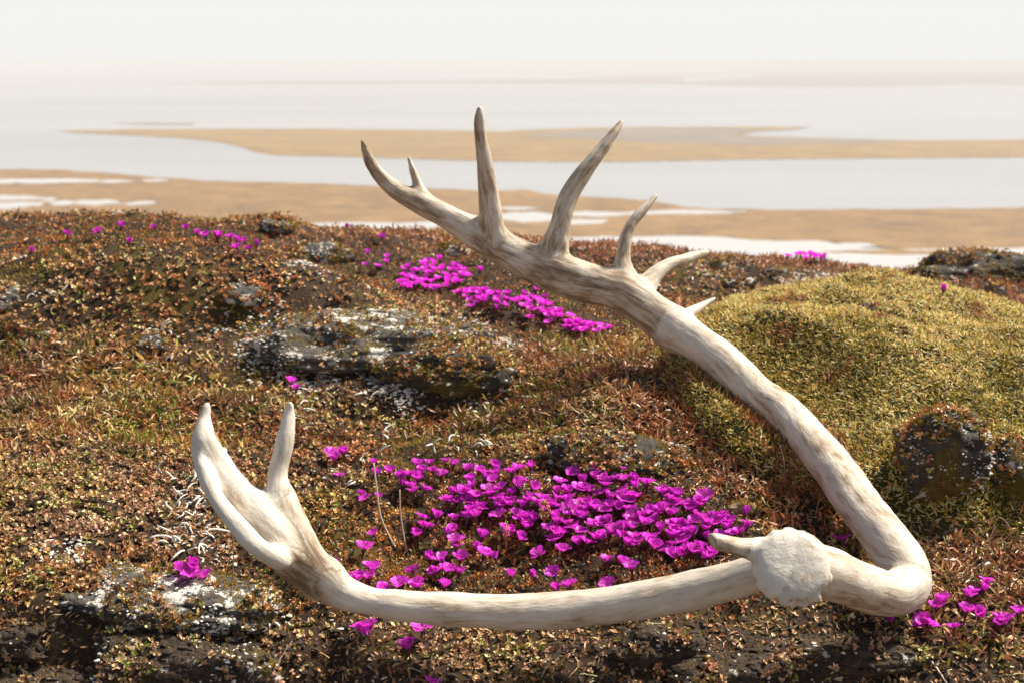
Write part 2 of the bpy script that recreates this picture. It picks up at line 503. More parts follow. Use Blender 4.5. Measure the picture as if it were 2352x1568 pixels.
def height(x, y):
    """ground height: looked up on a 4 mm grid near the camera, computed beyond it"""
    x, y = np.broadcast_arrays(np.asarray(x, float), np.asarray(y, float))
    fx, fy = (x - _gx[0]) / 0.004, (y - _gy[0]) / 0.004
    ok = (fx >= 0) & (fx < len(_gx) - 1) & (fy >= 0) & (fy < len(_gy) - 1)
    i = np.clip(fx.astype(int), 0, len(_gx) - 2); j = np.clip(fy.astype(int), 0, len(_gy) - 2)
    tx, ty = fx - i, fy - j
    z = (_GZ[i, j] * (1 - tx) + _GZ[i + 1, j] * tx) * (1 - ty) + (_GZ[i, j + 1] * (1 - tx) + _GZ[i + 1, j + 1] * tx) * ty
    if not ok.all():
        z = z.copy()
        z[~ok] = _exact_height(x[~ok], y[~ok])
    return z

def normal_at(x, y, e=0.004):
    zx = (height(x + e, y) - height(x - e, y)) / (2 * e)
    zy = (height(x, y + e) - height(x, y - e)) / (2 * e)
    n = np.stack([-zx, -zy, np.ones_like(zx)], -1)
    return n / np.linalg.norm(n, axis=-1, keepdims=True)

def ground_pt(px, py):
    """nearest ground point seen through reading-grid position (arrays allowed)"""
    px = np.atleast_1d(np.asarray(px, float)); py = np.atleast_1d(np.asarray(py, float))
    u = (px - 1176.0) / FPX; v = (784.0 - py) / FPX
    dy = CP + v * SP
    dx, dz = u / dy, (-SP + v * CP) / dy
    ys = np.concatenate([np.arange(0.85, 3.6, 0.008), np.arange(3.6, 8, 0.1)])
    res = np.full(len(px), 3.0)
    done = np.zeros(len(px), bool)
    for y in ys:
        below = (dz * y) < height(dx * y, np.full(len(px), y))
        hit = below & ~done
        res[hit] = y
        done |= below
        if done.all():
            break
    y = res - 0.004
    return np.stack([dx * y, y, height(dx * y, y)], -1)

def grid_mesh(name, xs, ys, zf):
    X, Y = np.meshgrid(xs, ys)
    Z = zf(X, Y)
    V = np.stack([X, Y, Z], -1).reshape(-1, 3)
    nx, ny = len(xs), len(ys)
    i = np.arange(nx - 1)[None, :] + nx * np.arange(ny - 1)[:, None]
    F = np.stack([i, i + 1, i + 1 + nx, i + nx], -1).reshape(-1, 4)
    return mesh_np(name, V, F, smooth=True)

xs = np.concatenate([np.linspace(-40, -3, 24), np.linspace(-2.8, -1.3, 26), np.arange(-1.26, 1.27, 0.008), np.linspace(1.3, 2.8, 26), np.linspace(3, 40, 24)])
ys = np.concatenate([np.linspace(-3, 0.8, 20), np.arange(0.84, 3.3, 0.008), np.linspace(3.35, 8, 40), np.linspace(8.5, 58, 50)])
link('tundra_ground', grid_mesh('tundra_ground', xs, ys, height), ground_material(), kind='structure')

# ------------------------------------------------------------------ river plain far below
PZ = -15.0

def plane_pt(px, py, z):
    r = ray(px, py)
    s = z / r[2]
    return r * s

def water_material(name, col, rough):
    m, t, b = new_mat(name)
    tcn = N(t, 'ShaderNodeTexCoord')
    mp = N(t, 'ShaderNodeMapping')
    mp.inputs['Scale'].default_value = (0.25, 1.0, 1.0)
    nz = N(t, 'ShaderNodeTexNoise', Scale=0.35, Detail=5.0)
    n2 = N(t, 'ShaderNodeTexNoise', Scale=0.02, Detail=4.0)
    t.links.new(tcn.outputs['Object'], mp.inputs['Vector'])
    t.links.new(mp.outputs[0], nz.inputs['Vector'])
    t.links.new(mp.outputs[0], n2.inputs['Vector'])
    r = ramp(t, [(0.3, tuple(c * 0.85 for c in col)), (0.7, tuple(min(1, c * 1.12) for c in col))])
    t.links.new(n2.outputs['Fac'], r.inputs['Fac'])
    t.links.new(r.outputs['Color'], b.inputs['Base Color'])
    b.inputs['Roughness'].default_value = rough
    b.inputs['IOR'].default_value = 1.33
    bp = N(t, 'ShaderNodeBump', Strength=0.25, Distance=0.12)
    t.links.new(nz.outputs['Fac'], bp.inputs['Height'])
    t.links.new(bp.outputs['Normal'], b.inputs['Normal'])
    return m

def sand_material(name, cols, scale=0.25):
    m, t, b = new_mat(name)
    tcn = N(t, 'ShaderNodeTexCoord')
    n1 = N(t, 'ShaderNodeTexNoise', Scale=scale, Detail=9.0, Roughness=0.65)
    n2 = N(t, 'ShaderNodeTexNoise', Scale=scale * 8, Detail=6.0, Roughness=0.7)
    t.links.new(tcn.outputs['Object'], n1.inputs['Vector'])
    t.links.new(tcn.outputs['Object'], n2.inputs['Vector'])
    ad = N(t, 'ShaderNodeMath', operation='MULTIPLY_ADD')
    ad.inputs[1].default_value = 0.5
    t.links.new(n2.outputs['Fac'], ad.inputs[0])
    t.links.new(n1.outputs['Fac'], ad.inputs[2])
    r = ramp(t, [(0.55, cols[0]), (0.72, cols[1]), (0.92, cols[2])])
    t.links.new(ad.outputs[0], r.inputs['Fac'])
    t.links.new(r.outputs['Color'], b.inputs['Base Color'])
    b.inputs['Roughness'].default_value = 0.9
    bp = N(t, 'ShaderNodeBump', Strength=0.6, Distance=0.3)
    t.links.new(n2.outputs['Fac'], bp.inputs['Height'])
    t.links.new(bp.outputs['Normal'], b.inputs['Normal'])
    return m

R_ = 9000.0
wv = np.array([(-R_, 30, PZ), (R_, 30, PZ), (R_, R_, PZ), (-R_, R_, PZ)])
M_WATER = water_material('river_water', (0.285, 0.29, 0.292), 0.25)
M_SKY_WHITE_WATER = water_material('shallow_water', (0.44, 0.43, 0.415), 0.3)  # pale base colour carries the pools' white sky reflection
M_SAND = sand_material('dry_sedge_sand', ((0.10, 0.050, 0.010), (0.185, 0.096, 0.022), (0.27, 0.155, 0.046)), 0.30)
M_SAND2 = sand_material('ochre_sand', ((0.14, 0.078, 0.015), (0.20, 0.116, 0.026), (0.26, 0.158, 0.042)), 0.12)
M_MUD = sand_material('grey_mud', ((0.111, 0.089, 0.063), (0.155, 0.122, 0.089), (0.192, 0.155, 0.115)), 0.1)
link('river_water', mesh_np('river_water', wv, np.array([[0, 1, 2, 3]])), M_WATER, kind='structure')

def bar(name, poly, z, mat, jit=1.6, rise=0.10):
    """low island: outline traced on the plain, ragged edge, bevelled shore"""
    p = np.asarray(poly, float)
    q = []
    for a, b in zip(p, np.roll(p, -1, 0)):
        n = max(2, int(np.hypot(*(b - a)) / 6))
        for k in range(n):
            q.append(a + (b - a) * k / n)
    q = np.array(q)
    n = len(q)
    j = np.stack([vnoise(q[:, 0] / 13, q[:, 1] / 3, q[:, 0] * 0, 77), vnoise(q[:, 0] / 9, q[:, 1] / 5, q[:, 0] * 0 + 4, 78) * 0.55 + vnoise(q[:, 0] / 31, q[:, 1] / 5, q[:, 0] * 0 + 8, 79) * 0.7], -1) * jit
    q = q + j * np.array([3.0, 1.0])
    top = np.array([plane_pt(a, b, z) for a, b in q])
    me = bpy.data.meshes.new(name)
    c = top.mean(0)
    d = top - c
    L = np.linalg.norm(d[:, :2], axis=1, keepdims=True)
    out = top + np.concatenate([d[:, :2] / L * 0.6, np.zeros((n, 1))], 1)
    low = out.copy()
    low[:, 2] = z - rise
    V = np.vstack([top, low])
    F = [list(range(n))] + [[i, i + n, (i + 1) % n + n, (i + 1) % n] for i in range(n)]
    me.from_pydata(V.tolist(), [], F)
    me.update()
    import bmesh
    bm = bmesh.new(); bm.from_mesh(me)
    bmesh.ops.recalc_face_normals(bm, faces=bm.faces)
    big = max(bm.faces, key=lambda f: len(f.verts))
    if big.normal.z < 0:
        bmesh.ops.reverse_faces(bm, faces=bm.faces)
    bmesh.ops.triangulate(bm, faces=[big])
    bm.to_mesh(me); bm.free()
    link(name, me, mat, kind='structure')

bar('sandbar', [(135, 301), (300, 297), (450, 296), (700, 296), (900, 298), (1150, 302), (1250, 297), (1400, 293), (1650, 291), (1860, 292),
     (1820, 297), (1730, 303), (1690, 312), (1800, 316), (1950, 319), (2100, 323), (2250, 322), (2420, 319), (3000, 318), (4200, 321), (5200, 330), (6200, 344), (5000, 352), (4000, 358), (3000, 362), (2352, 361),
     (2000, 363), (1700, 366), (1400, 371), (1150, 370), (900, 363), (800, 360), (640, 356), (590, 349), (560, 338), (500, 325), (400, 316), (280, 309), (180, 305)], PZ + 0.1, M_SAND2, 0.8, 0.2)
bar('mud_flat', [(1200, 311), (1330, 299), (1500, 295), (1650, 294), (1790, 297), (1700, 304), (1680, 314), (1800, 318), (1950, 320), (2080, 324), (2000, 329), (1750, 332), (1500, 328), (1330, 318)], PZ + 0.14, M_MUD, 0.8, 0.03)
bar('mud_flat', [(2100, 345), (2250, 340), (2352, 336), (2600, 334), (2900, 338), (2600, 343), (2352, 345), (2250, 349)], PZ + 0.14, M_SAND2, 0.8, 0.03)
bar('sandbar', [(270, 284), (340, 282), (450, 284), (440, 287), (330, 287)], PZ + 0.1, M_MUD, 0.3, 0.2)
bar('sandbar', [(280, 191), (700, 187), (1000, 186), (1300, 182), (1560, 178), (1580, 193), (1300, 192), (1000, 191.5), (700, 193)], PZ + 0.1, M_MUD, 0.3, 0.2)
bar('far_shore', [(1540, 193), (1660, 184), (1800, 170), (2000, 160), (2352, 152), (3000, 149), (5000, 152), (6200, 172), (5000, 192), (3000, 198), (2352, 196), (2220, 193), (2000, 200), (1700, 198)], PZ + 0.1, M_MUD, 0.4, 0.2)
bar('far_shore', [(1300, 176), (1800, 166), (2352, 149), (3200, 146), (4600, 146.5), (3200, 148), (2352, 151), (1800, 169), (1500, 178)], PZ + 0.13, M_SAND2, 0.3, 0.2)
bar('sandbar', [(-700, 384), (0, 388), (130, 390), (250, 397), (350, 407), (480, 416), (640, 419), (780, 423), (900, 428), (1010, 433), (1130, 439), (1200, 436),
     (1290, 449), (1400, 455), (1500, 461), (1560, 474), (1620, 479), (1800, 482), (2100, 480), (2352, 477), (3000, 474), (4200, 478), (5400, 490), (6400, 520), (5200, 552), (4000, 566), (3000, 573), (2352, 570), (2200, 571), (2050, 572),
     (1990, 561), (1880, 554), (1700, 553), (1500, 549), (1300, 549), (1100, 552), (900, 560), (600, 572), (0, 588), (-700, 580), (-1800, 560), (-2900, 520), (-3500, 470), (-2600, 420), (-1500, 395)], PZ + 0.1, M_SAND, 1.6, 0.2)
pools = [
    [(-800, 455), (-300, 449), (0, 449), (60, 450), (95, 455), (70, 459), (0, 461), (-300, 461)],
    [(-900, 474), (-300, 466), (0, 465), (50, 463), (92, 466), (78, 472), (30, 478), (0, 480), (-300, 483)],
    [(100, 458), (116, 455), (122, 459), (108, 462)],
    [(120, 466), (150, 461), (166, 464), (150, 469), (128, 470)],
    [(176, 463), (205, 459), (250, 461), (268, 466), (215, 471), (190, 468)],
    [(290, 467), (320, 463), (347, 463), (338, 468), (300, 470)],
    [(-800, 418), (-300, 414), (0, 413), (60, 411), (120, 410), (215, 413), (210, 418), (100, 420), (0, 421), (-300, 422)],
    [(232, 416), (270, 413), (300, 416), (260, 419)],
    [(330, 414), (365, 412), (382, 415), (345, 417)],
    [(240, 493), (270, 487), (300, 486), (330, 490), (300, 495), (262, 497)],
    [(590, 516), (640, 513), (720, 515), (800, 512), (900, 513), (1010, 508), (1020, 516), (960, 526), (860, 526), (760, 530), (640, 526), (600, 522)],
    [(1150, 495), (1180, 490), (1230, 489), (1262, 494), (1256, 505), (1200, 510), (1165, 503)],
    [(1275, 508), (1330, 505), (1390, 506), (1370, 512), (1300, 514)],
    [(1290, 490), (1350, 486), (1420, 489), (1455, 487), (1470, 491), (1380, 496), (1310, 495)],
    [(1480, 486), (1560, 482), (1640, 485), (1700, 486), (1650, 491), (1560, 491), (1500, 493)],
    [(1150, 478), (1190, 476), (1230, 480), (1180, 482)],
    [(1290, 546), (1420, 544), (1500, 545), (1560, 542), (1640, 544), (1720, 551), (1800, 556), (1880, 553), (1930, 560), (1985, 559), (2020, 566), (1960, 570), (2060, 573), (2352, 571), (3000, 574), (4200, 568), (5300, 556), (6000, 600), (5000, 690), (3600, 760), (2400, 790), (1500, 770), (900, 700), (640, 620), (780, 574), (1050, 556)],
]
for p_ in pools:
    bar('shallow_water', p_, PZ + 0.13, M_SKY_WHITE_WATER, 1.5, 0.02)
bar('sandbar', [(1900, 578), (2050, 574), (2200, 577), (2120, 583), (2000, 582)], PZ + 0.17, M_SAND, 1.5, 0.04)

# the air over the river: one even volume round everything below the sky
hz_v = np.array([(a, b, c) for c in (-17.5, 0.45) for b in (-500, 9600) for a in (-9600, 9600)], float)
hz_f = np.array([(0, 2, 3, 1), (4, 5, 7, 6), (0, 1, 5, 4), (2, 6, 7, 3), (0, 4, 6, 2), (1, 3, 7, 5)])
hm = bpy.data.materials.new('haze_air')
hm.use_nodes = True
ht = hm.node_tree
ht.nodes.clear()
ho = ht.nodes.new('ShaderNodeOutputMaterial')
hv = ht.nodes.new('ShaderNodeVolumePrincipled')
hv.inputs['Color'].default_value = (0.695, 0.70, 0.712, 1)
hv.inputs['Density'].default_value = 0.0012
hv.inputs['Anisotropy'].default_value = 0.0
ht.links.new(hv.outputs[0], ho.inputs['Volume'])
link('haze', mesh_np('haze', hz_v, hz_f), hm, kind='stuff')

# ------------------------------------------------------------------ the antler
def build_antler():
    vox = 0.0022
    segs = []     # a, b, ra, rb, limb id, flat, nrm, u0, u1
    names = list(LIMBS)
    for li, nme in enumerate(names):
        L = LIMBS[nme]
        pts = np.array([np.append(P(a, b, y), r * camdepth(P(a, b, y)) / FPX) for a, b, y, r in L['pts']])
        if nme in ('front', 'beam', 'crown'):
            pts[:, 3] *= 1.0
        c = spline(pts, 6)
        # a slow wander of the girth so that no limb is a perfect pipe
        k = np.arange(len(c))
        c[:, 3] *= 1 + 0.06 * vnoise(k * 0.23 + li * 9, k * 0.0 + li, k * 0.0, 50)
        u = np.concatenate([[0], np.cumsum(np.linalg.norm(np.diff(c[:, :3], axis=0), axis=1))])
        nr = None
        if L['nrm'] is not None:
            nr = np.array(L['nrm'], float); nr /= np.linalg.norm(nr)
        for i in range(len(c) - 1):
            segs.append((c[i, :3], c[i + 1, :3], c[i, 3], c[i + 1, 3], li, L['flat'], nr, u[i], u[i + 1]))
    allp = np.array([s[0] for s in segs] + [s[1] for s in segs] + [BURR_C])
    lo = allp.min(0) - 0.05
    hi = allp.max(0) + 0.05
    dim = np.ceil((hi - lo) / vox).astype(int)
    ax = [lo[i] + vox * np.arange(dim[i]) for i in range(3)]
    K = 0.0042
    acc = np.zeros(dim, np.float32)

    def seg_dist(p, s):
        a, b, ra, rb, _, fl, nr = s[:7]
        if fl != 1.0:
            # squeeze along nr: stretch space there
            sh = (fl - 1.0)
            p = p + (p @ nr)[..., None] * nr * sh
            a = a + (a @ nr) * nr * sh
            b = b + (b @ nr) * nr * sh
        ab = b - a
        t = np.clip(((p - a) @ ab) / (ab @ ab), 0, 1)
        return np.linalg.norm(p - a - t[..., None] * ab, axis=-1) - (ra + t * (rb - ra)), t

    def box(c0, c1, m):
        i0 = np.maximum(0, np.floor((np.minimum(c0, c1) - m - lo) / vox).astype(int))
        i1 = np.minimum(dim, np.ceil((np.maximum(c0, c1) + m - lo) / vox).astype(int) + 1)
        return i0, i1

    def pts_of(i0, i1):
        g = np.meshgrid(*[ax[k][i0[k]:i1[k]] for k in range(3)], indexing='ij')
        return np.stack(g, -1).astype(np.float32)

    for li in range(len(names)):
        ss = [s for s in segs if s[4] == li]
        c = np.array([s[0] for s in ss] + [s[1] for s in ss])
        rmax = max(max(s[2], s[3]) for s in ss)
        b0, b1 = box(c.min(0), c.max(0), rmax + 0.03)
        f = np.full(b1 - b0, 1.0, np.float32)
        for s in ss:
            i0, i1 = box(s[0], s[1], max(s[2], s[3]) + 0.024)
            d, _ = seg_dist(pts_of(i0, i1), s)
            sl = tuple(slice(i0[k] - b0[k], i1[k] - b0[k]) for k in range(3))
            f[sl] = np.minimum(f[sl], d)
        if names[li] == 'stub':        # sawn-off end
            q = P(1634, 1239, 1.098)
            n = np.array([-0.86, -0.42, -0.20]); n /= np.linalg.norm(n)
            pp = pts_of(b0, b1)
            f = np.maximum(f, (pp - q) @ n)
        sl = tuple(slice(b0[k], b1[k]) for k in range(3))
        acc[sl] += np.exp(-np.minimum(f, 0.2) / K)
    # burr: a convex seal with a crown of pearls
    i0, i1 = box(BURR_C, BURR_C, 0.045)
    pp = pts_of(i0, i1)
    rel = pp - BURR_C
    h = rel @ BURR_N
    rad = np.linalg.norm(rel - h[..., None] * BURR_N, axis=-1)
    wob = 0.0007 * fbm(pp[..., 0] * 160, pp[..., 1] * 160, pp[..., 2] * 160, 3, 61)
    R0 = 0.0292
    fb = (((rad / R0) ** 2.6 + np.abs(np.where(h > 0, h / 0.0090, h / 0.016)) ** 2.6 + 1e-9) ** (1 / 2.6) - 1) * 0.010 + wob
    e1 = np.cross(BURR_N, [0, 0, 1.0]); e1 /= np.linalg.norm(e1)
    e2 = np.cross(e1, BURR_N)
    r_ = random.Random(4)
    for k in range(54):
        a = k / 54 * 2 * math.pi + r_.uniform(-.13, .13)
        low = 0.5 - 0.5 * math.sin(a + 0.5 * (1 if math.cos(a) > 0 else 1))
        dirn = math.cos(a) * e1 + math.sin(a) * e2
        size = r_.uniform(0.0013, 0.0022) * (0.8 + 0.5 * low)
        reach = R0 + r_.uniform(-0.0004, 0.0030) * (0.35 + low)
        b = BURR_C + dirn * reach - BURR_N * r_.uniform(0.0015, 0.006)
        a0 = BURR_C + dirn * (R0 - 0.006) - BURR_N * 0.003
        d, _ = seg_dist(pp, (a0, b, size * 1.5, size, 0, 1.0, None))
        fb = -0.0012 * np.log(np.exp(-np.clip(fb, -.02, .05) / 0.0012) + np.exp(-np.clip(d, -.02, .05) / 0.0012))
    sl = tuple(slice(i0[k], i1[k]) for k in range(3))
    F = -K * np.log(np.maximum(acc, 1e-12))
    kb = 0.0015
    F[sl] = -kb * np.log(np.exp(-np.clip(F[sl], -.03, .06) / kb) + np.exp(-np.clip(fb, -.03, .06) / kb))

    # naive surface nets
    ins = F < 0
    cnt = np.zeros(dim - 1, np.int8)
    for dx in (0, 1):
        for dy in (0, 1):
            for dz in (0, 1):
                cnt += ins[dx:dim[0] - 1 + dx, dy:dim[1] - 1 + dy, dz:dim[2] - 1 + dz]
    cells = np.argwhere((cnt > 0) & (cnt < 8))
    idx = np.full(dim - 1, -1, np.int32)
    idx[tuple(cells.T)] = np.arange(len(cells))
    corn = np.array([(i, j, k) for i in (0, 1) for j in (0, 1) for k in (0, 1)])
    vals = np.stack([F[tuple((cells + c).T)] for c in corn], 1)
    sm = np.zeros((len(cells), 3)); nn = np.zeros(len(cells))
    for i in range(8):
        for j in range(i + 1, 8):
            if np.abs(corn[i] - corn[j]).sum() != 1:
                continue
            a, b = vals[:, i], vals[:, j]
            x = (a < 0) != (b < 0)
            t = np.where(x, a / np.where(x, a - b, 1), 0)
            sm[x] += corn[i] + t[x, None] * (corn[j] - corn[i])
            nn += x
    V = lo + vox * (cells + sm / nn[:, None])
    Q = []
    for axs in range(3):
        o1, o2 = (axs + 1) % 3, (axs + 2) % 3
        sh = [slice(1, None)] * 3
        sA = [slice(1, -1)] * 3; sB = [slice(1, -1)] * 3
        sA[axs] = slice(0, -1); sB[axs] = slice(1, None)
        A, B = ins[tuple(sA)], ins[tuple(sB)]
        e = np.argwhere(A != B)
        off = np.ones(3, int); off[axs] = 0
        e = e + off
        flip = ins[tuple(e.T)]
        d1 = np.zeros(3, int); d1[o1] = 1
        d2 = np.zeros(3, int); d2[o2] = 1
        q = np.stack([idx[tuple((e - d1 - d2).T)], idx[tuple((e - d2).T)], idx[tuple(e.T)], idx[tuple((e - d1).T)]], 1)
        q[~flip] = q[~flip][:, ::-1]
        Q.append(q)
    Q = np.vstack(Q)
    # two rounds of Taubin smoothing
    ed = np.vstack([Q[:, [0, 1]], Q[:, [1, 2]], Q[:, [2, 3]], Q[:, [3, 0]]])
    deg = np.bincount(ed.ravel(), minlength=len(V)).astype(float)[:, None]
    inb = np.linalg.norm(V - BURR_C, axis=1) < 0.036
    for it in range(6):
        lam = 0.5 if it % 2 == 0 else -0.52
        s_ = np.zeros_like(V)
        np.add.at(s_, ed[:, 0], V[ed[:, 1]]); np.add.at(s_, ed[:, 1], V[ed[:, 0]])
        V = V + np.where(inb, 0.25, 1.0)[:, None] * lam * (s_ / deg - V)
    # nearest limb, arc length and grain frame
    best = np.full(len(V), 9.0); lid = np.zeros(len(V), int)
    grain = np.zeros((len(V), 3)); 
    for s in segs:
        a, b = s[0], s[1]
        m = np.all((V > np.minimum(a, b) - 0.06) & (V < np.maximum(a, b) + 0.06), axis=1)
        ii = np.nonzero(m)[0]
        if not len(ii):
            continue
        d, t = seg_dist(V[ii], s)
        k = d < best[ii]
        jj = ii[k]
        best[jj] = d[k]; lid[jj] = s[4]
        T = (b - a) / np.linalg.norm(b - a)
        e1_ = np.cross(T, (0.2, 0.9, 0.35)); e1_ /= np.linalg.norm(e1_)
        e2_ = np.cross(T, e1_)
        rel = V[jj] - a
        grain[jj, 0] = rel @ e1_
        grain[jj, 1] = rel @ e2_ + s[4] * 0.31
        grain[jj, 2] = (s[7] + t[k] * (s[8] - s[7])) * 0.17
    # smooth the grain coordinates over the seams
    for it in range(3):
        s_ = np.zeros_like(grain); n_ = np.zeros(len(V))
        same = lid[ed[:, 0]] == lid[ed[:, 1]]
        e_ = ed[same]
        np.add.at(s_, e_[:, 0], grain[e_[:, 1]]); np.add.at(s_, e_[:, 1], grain[e_[:, 0]])
        np.add.at(n_, e_[:, 0], 1); np.add.at(n_, e_[:, 1], 1)
        grain = np.where(n_[:, None] > 0, 0.5 * grain + 0.5 * s_ / np.maximum(n_, 1)[:, None], grain)
    grime = np.array([LIMBS[n]['grime'] for n in names])[lid]
    for it in range(45):
        s_ = np.zeros(len(V))
        np.add.at(s_, ed[:, 0], grime[ed[:, 1]]); np.add.at(s_, ed[:, 1], grime[ed[:, 0]])
        grime = 0.5 * grime + 0.5 * s_ / deg[:, 0]
    rb_ = V - BURR_C
    db = np.linalg.norm(rb_, axis=1)
    hb = rb_ @ BURR_N
    grime = np.where((db < 0.036) & (hb > -0.006), -0.12, grime)
    # lengthwise furrows
    def vnorm():
        fn_ = np.cross(V[Q[:, 2]] - V[Q[:, 0]], V[Q[:, 3]] - V[Q[:, 1]])
        o_ = np.zeros_like(V)
        for k in range(4):
            np.add.at(o_, Q[:, k], fn_)
        return o_ / (np.linalg.norm(o_, axis=1, keepdims=True) + 1e-12)
    fur = 0.0009 * fbm(grain[:, 0] * 150, grain[:, 1] * 150, grain[:, 2] * 150, 3, 171) + 0.0007 * fbm(V[:, 0] * 70, V[:, 1] * 70, V[:, 2] * 70, 2, 172)
    V = V + vnorm() * (fur * np.where(inb, 0.0, 1.0))[:, None]
    # pits and cracks of the burr face
    pit = 0.00028 * fbm(V[:, 0] * 210, V[:, 1] * 210, V[:, 2] * 210, 3, 173)
    V = V + vnorm() * (pit * np.where(inb, 1.0, 0.0))[:, None]
    # vertex normals
    fn = np.cross(V[Q[:, 2]] - V[Q[:, 0]], V[Q[:, 3]] - V[Q[:, 1]])
    VN = np.zeros_like(V)
    for k in range(4):
        np.add.at(VN, Q[:, k], fn)
    VN /= np.linalg.norm(VN, axis=1, keepdims=True) + 1e-12
    # deal the faces out to the parts
    fl = lid[Q[:, 0]].copy()
    fc = V[Q].mean(1)
    rb2 = fc - BURR_C
    isb = (np.linalg.norm(rb2, axis=1) < 0.0355) & (rb2 @ BURR_N > -0.010) & (fl != names.index('stub'))
    part_ids = {}
    for i, n_ in enumerate(names):
        key = LIMBS[n_]['part'] if LIMBS[n_]['part'] != 'tine' else 'tine:' + n_
        part_ids.setdefault(key, []).append(i)
    root = thing('reindeer_antler', 'bleached reindeer antler with a round burr lying across the tundra mat', 'antler', tuple(BURR_C))
    M_BONE = bone_material('weathered_antler')
    M_BURR = M_BONE.copy()
    M_BURR.name = 'burr_bone'
    tb = M_BURR.node_tree
    pb = tb.nodes['Principled BSDF']
    tcb = N(tb, 'ShaderNodeTexCoord')
    na = N(tb, 'ShaderNodeTexNoise', Scale=95.0, Detail=7.0, Roughness=0.7)
    nb_ = N(tb, 'ShaderNodeTexNoise', Scale=420.0, Detail=5.0)
    tb.links.new(tcb.outputs['Object'], na.inputs['Vector']); tb.links.new(tcb.outputs['Object'], nb_.inputs['Vector'])
    rb3 = ramp(tb, [(0.335, (0.20, 0.10, 0.035)), (0.385, (0.44, 0.36, 0.26)), (0.46, (0.53, 0.48, 0.41)), (0.62, (0.55, 0.51, 0.45)), (0.70, (0.42, 0.33, 0.21))])
    tb.links.new(na.outputs['Fac'], rb3.inputs['Fac'])
    tb.links.new(rb3.outputs['Color'], pb.inputs['Base Color'])
    bb = N(tb, 'ShaderNodeBump', Strength=0.45, Distance=0.001)
    tb.links.new(nb_.outputs['Fac'], bb.inputs['Height']); tb.links.new(bb.outputs['Normal'], pb.inputs['Normal'])
    def emit(name, mask):
        q = Q[mask]
        used, inv = np.unique(q, return_inverse=True)
        me = mesh_np(name, V[used] - BURR_C, inv.reshape(q.shape), cols=np.repeat(grime[used][:, None], 3, 1), smooth=True)
        ga = me.attributes.new('grain', 'FLOAT_VECTOR', 'POINT')
        ga.data.foreach_set('vector', np.ascontiguousarray(grain[used], np.float32).ravel())
        me.normals_split_custom_set_from_vertices(VN[used].tolist())
        return link(name, me, M_BURR if name == 'burr' else M_BONE, root)
    emit('burr', isb)
    for key, ids in part_ids.items():
        mk = np.isin(fl, ids) & ~isb
        if mk.sum():
            emit(key.split(':')[0], mk)
    return root, len(Q)

antler_root, nq = build_antler()
print('antler quads', nq)

# ------------------------------------------------------------------ rocks
M_ROCK_A = rock_material('lichen_rock', (0.075, 0.066, 0.056), 0.50, 0.45, 0.3)
M_ROCK_B = rock_material('dark_rock', (0.045, 0.038, 0.031), 0.22, 0.5, 2.1)
M_ROCK_C = rock_material('earthy_rock', (0.048, 0.031, 0.020), 0.12, 0.30, 4.4)
M_ROCK_D = rock_material('pale_stone', (0.16, 0.15, 0.135), 0.75, 0.1, 7.7)
M_CRUST = simple_mat('white_crust_lichen', (0.62, 0.58, 0.52), 0.9, 0.3, 500.0, 0.5)

import bmesh
_bm = bmesh.new()
bmesh.ops.create_icosphere(_bm, subdivisions=5, radius=1.0)
ICO5 = (np.array([v.co[:] for v in _bm.verts]), np.array([[v.index for v in f.verts] for f in _bm.faces]))
_bm.free(); _bm = bmesh.new()
bmesh.ops.create_icosphere(_bm, subdivisions=4, radius=1.0)
ICO4 = (np.array([v.co[:] for v in _bm.verts]), np.array([[v.index for v in f.verts] for f in _bm.faces]))
_bm.free(); _bm = bmesh.new()
bmesh.ops.create_icosphere(_bm, subdivisions=1, radius=1.0)
ICO1 = (np.array([v.co[:] for v in _bm.verts]), np.array([[v.index for v in f.verts] for f in _bm.faces]))
_bm.free()

def crumbs(pos, rad, cols=None):
    """many small crusty lumps as one array mesh"""
    v, f = ICO1
    n = len(pos)
    j = 1 + 0.95 * (rng.random((n, len(v), 1)) - 0.5)
    sc = rad[:, None, None] * np.stack([0.8 + 0.6 * rng.random(n), 0.8 + 0.6 * rng.random(n), 0.45 + 0.35 * rng.random(n)], -1)[:, None, :]
    V = pos[:, None, :] + v[None] * j * sc
    F = f[None] + (np.arange(n) * len(v))[:, None, None]
    return V.reshape(-1, 3), F.reshape(-1, 3)

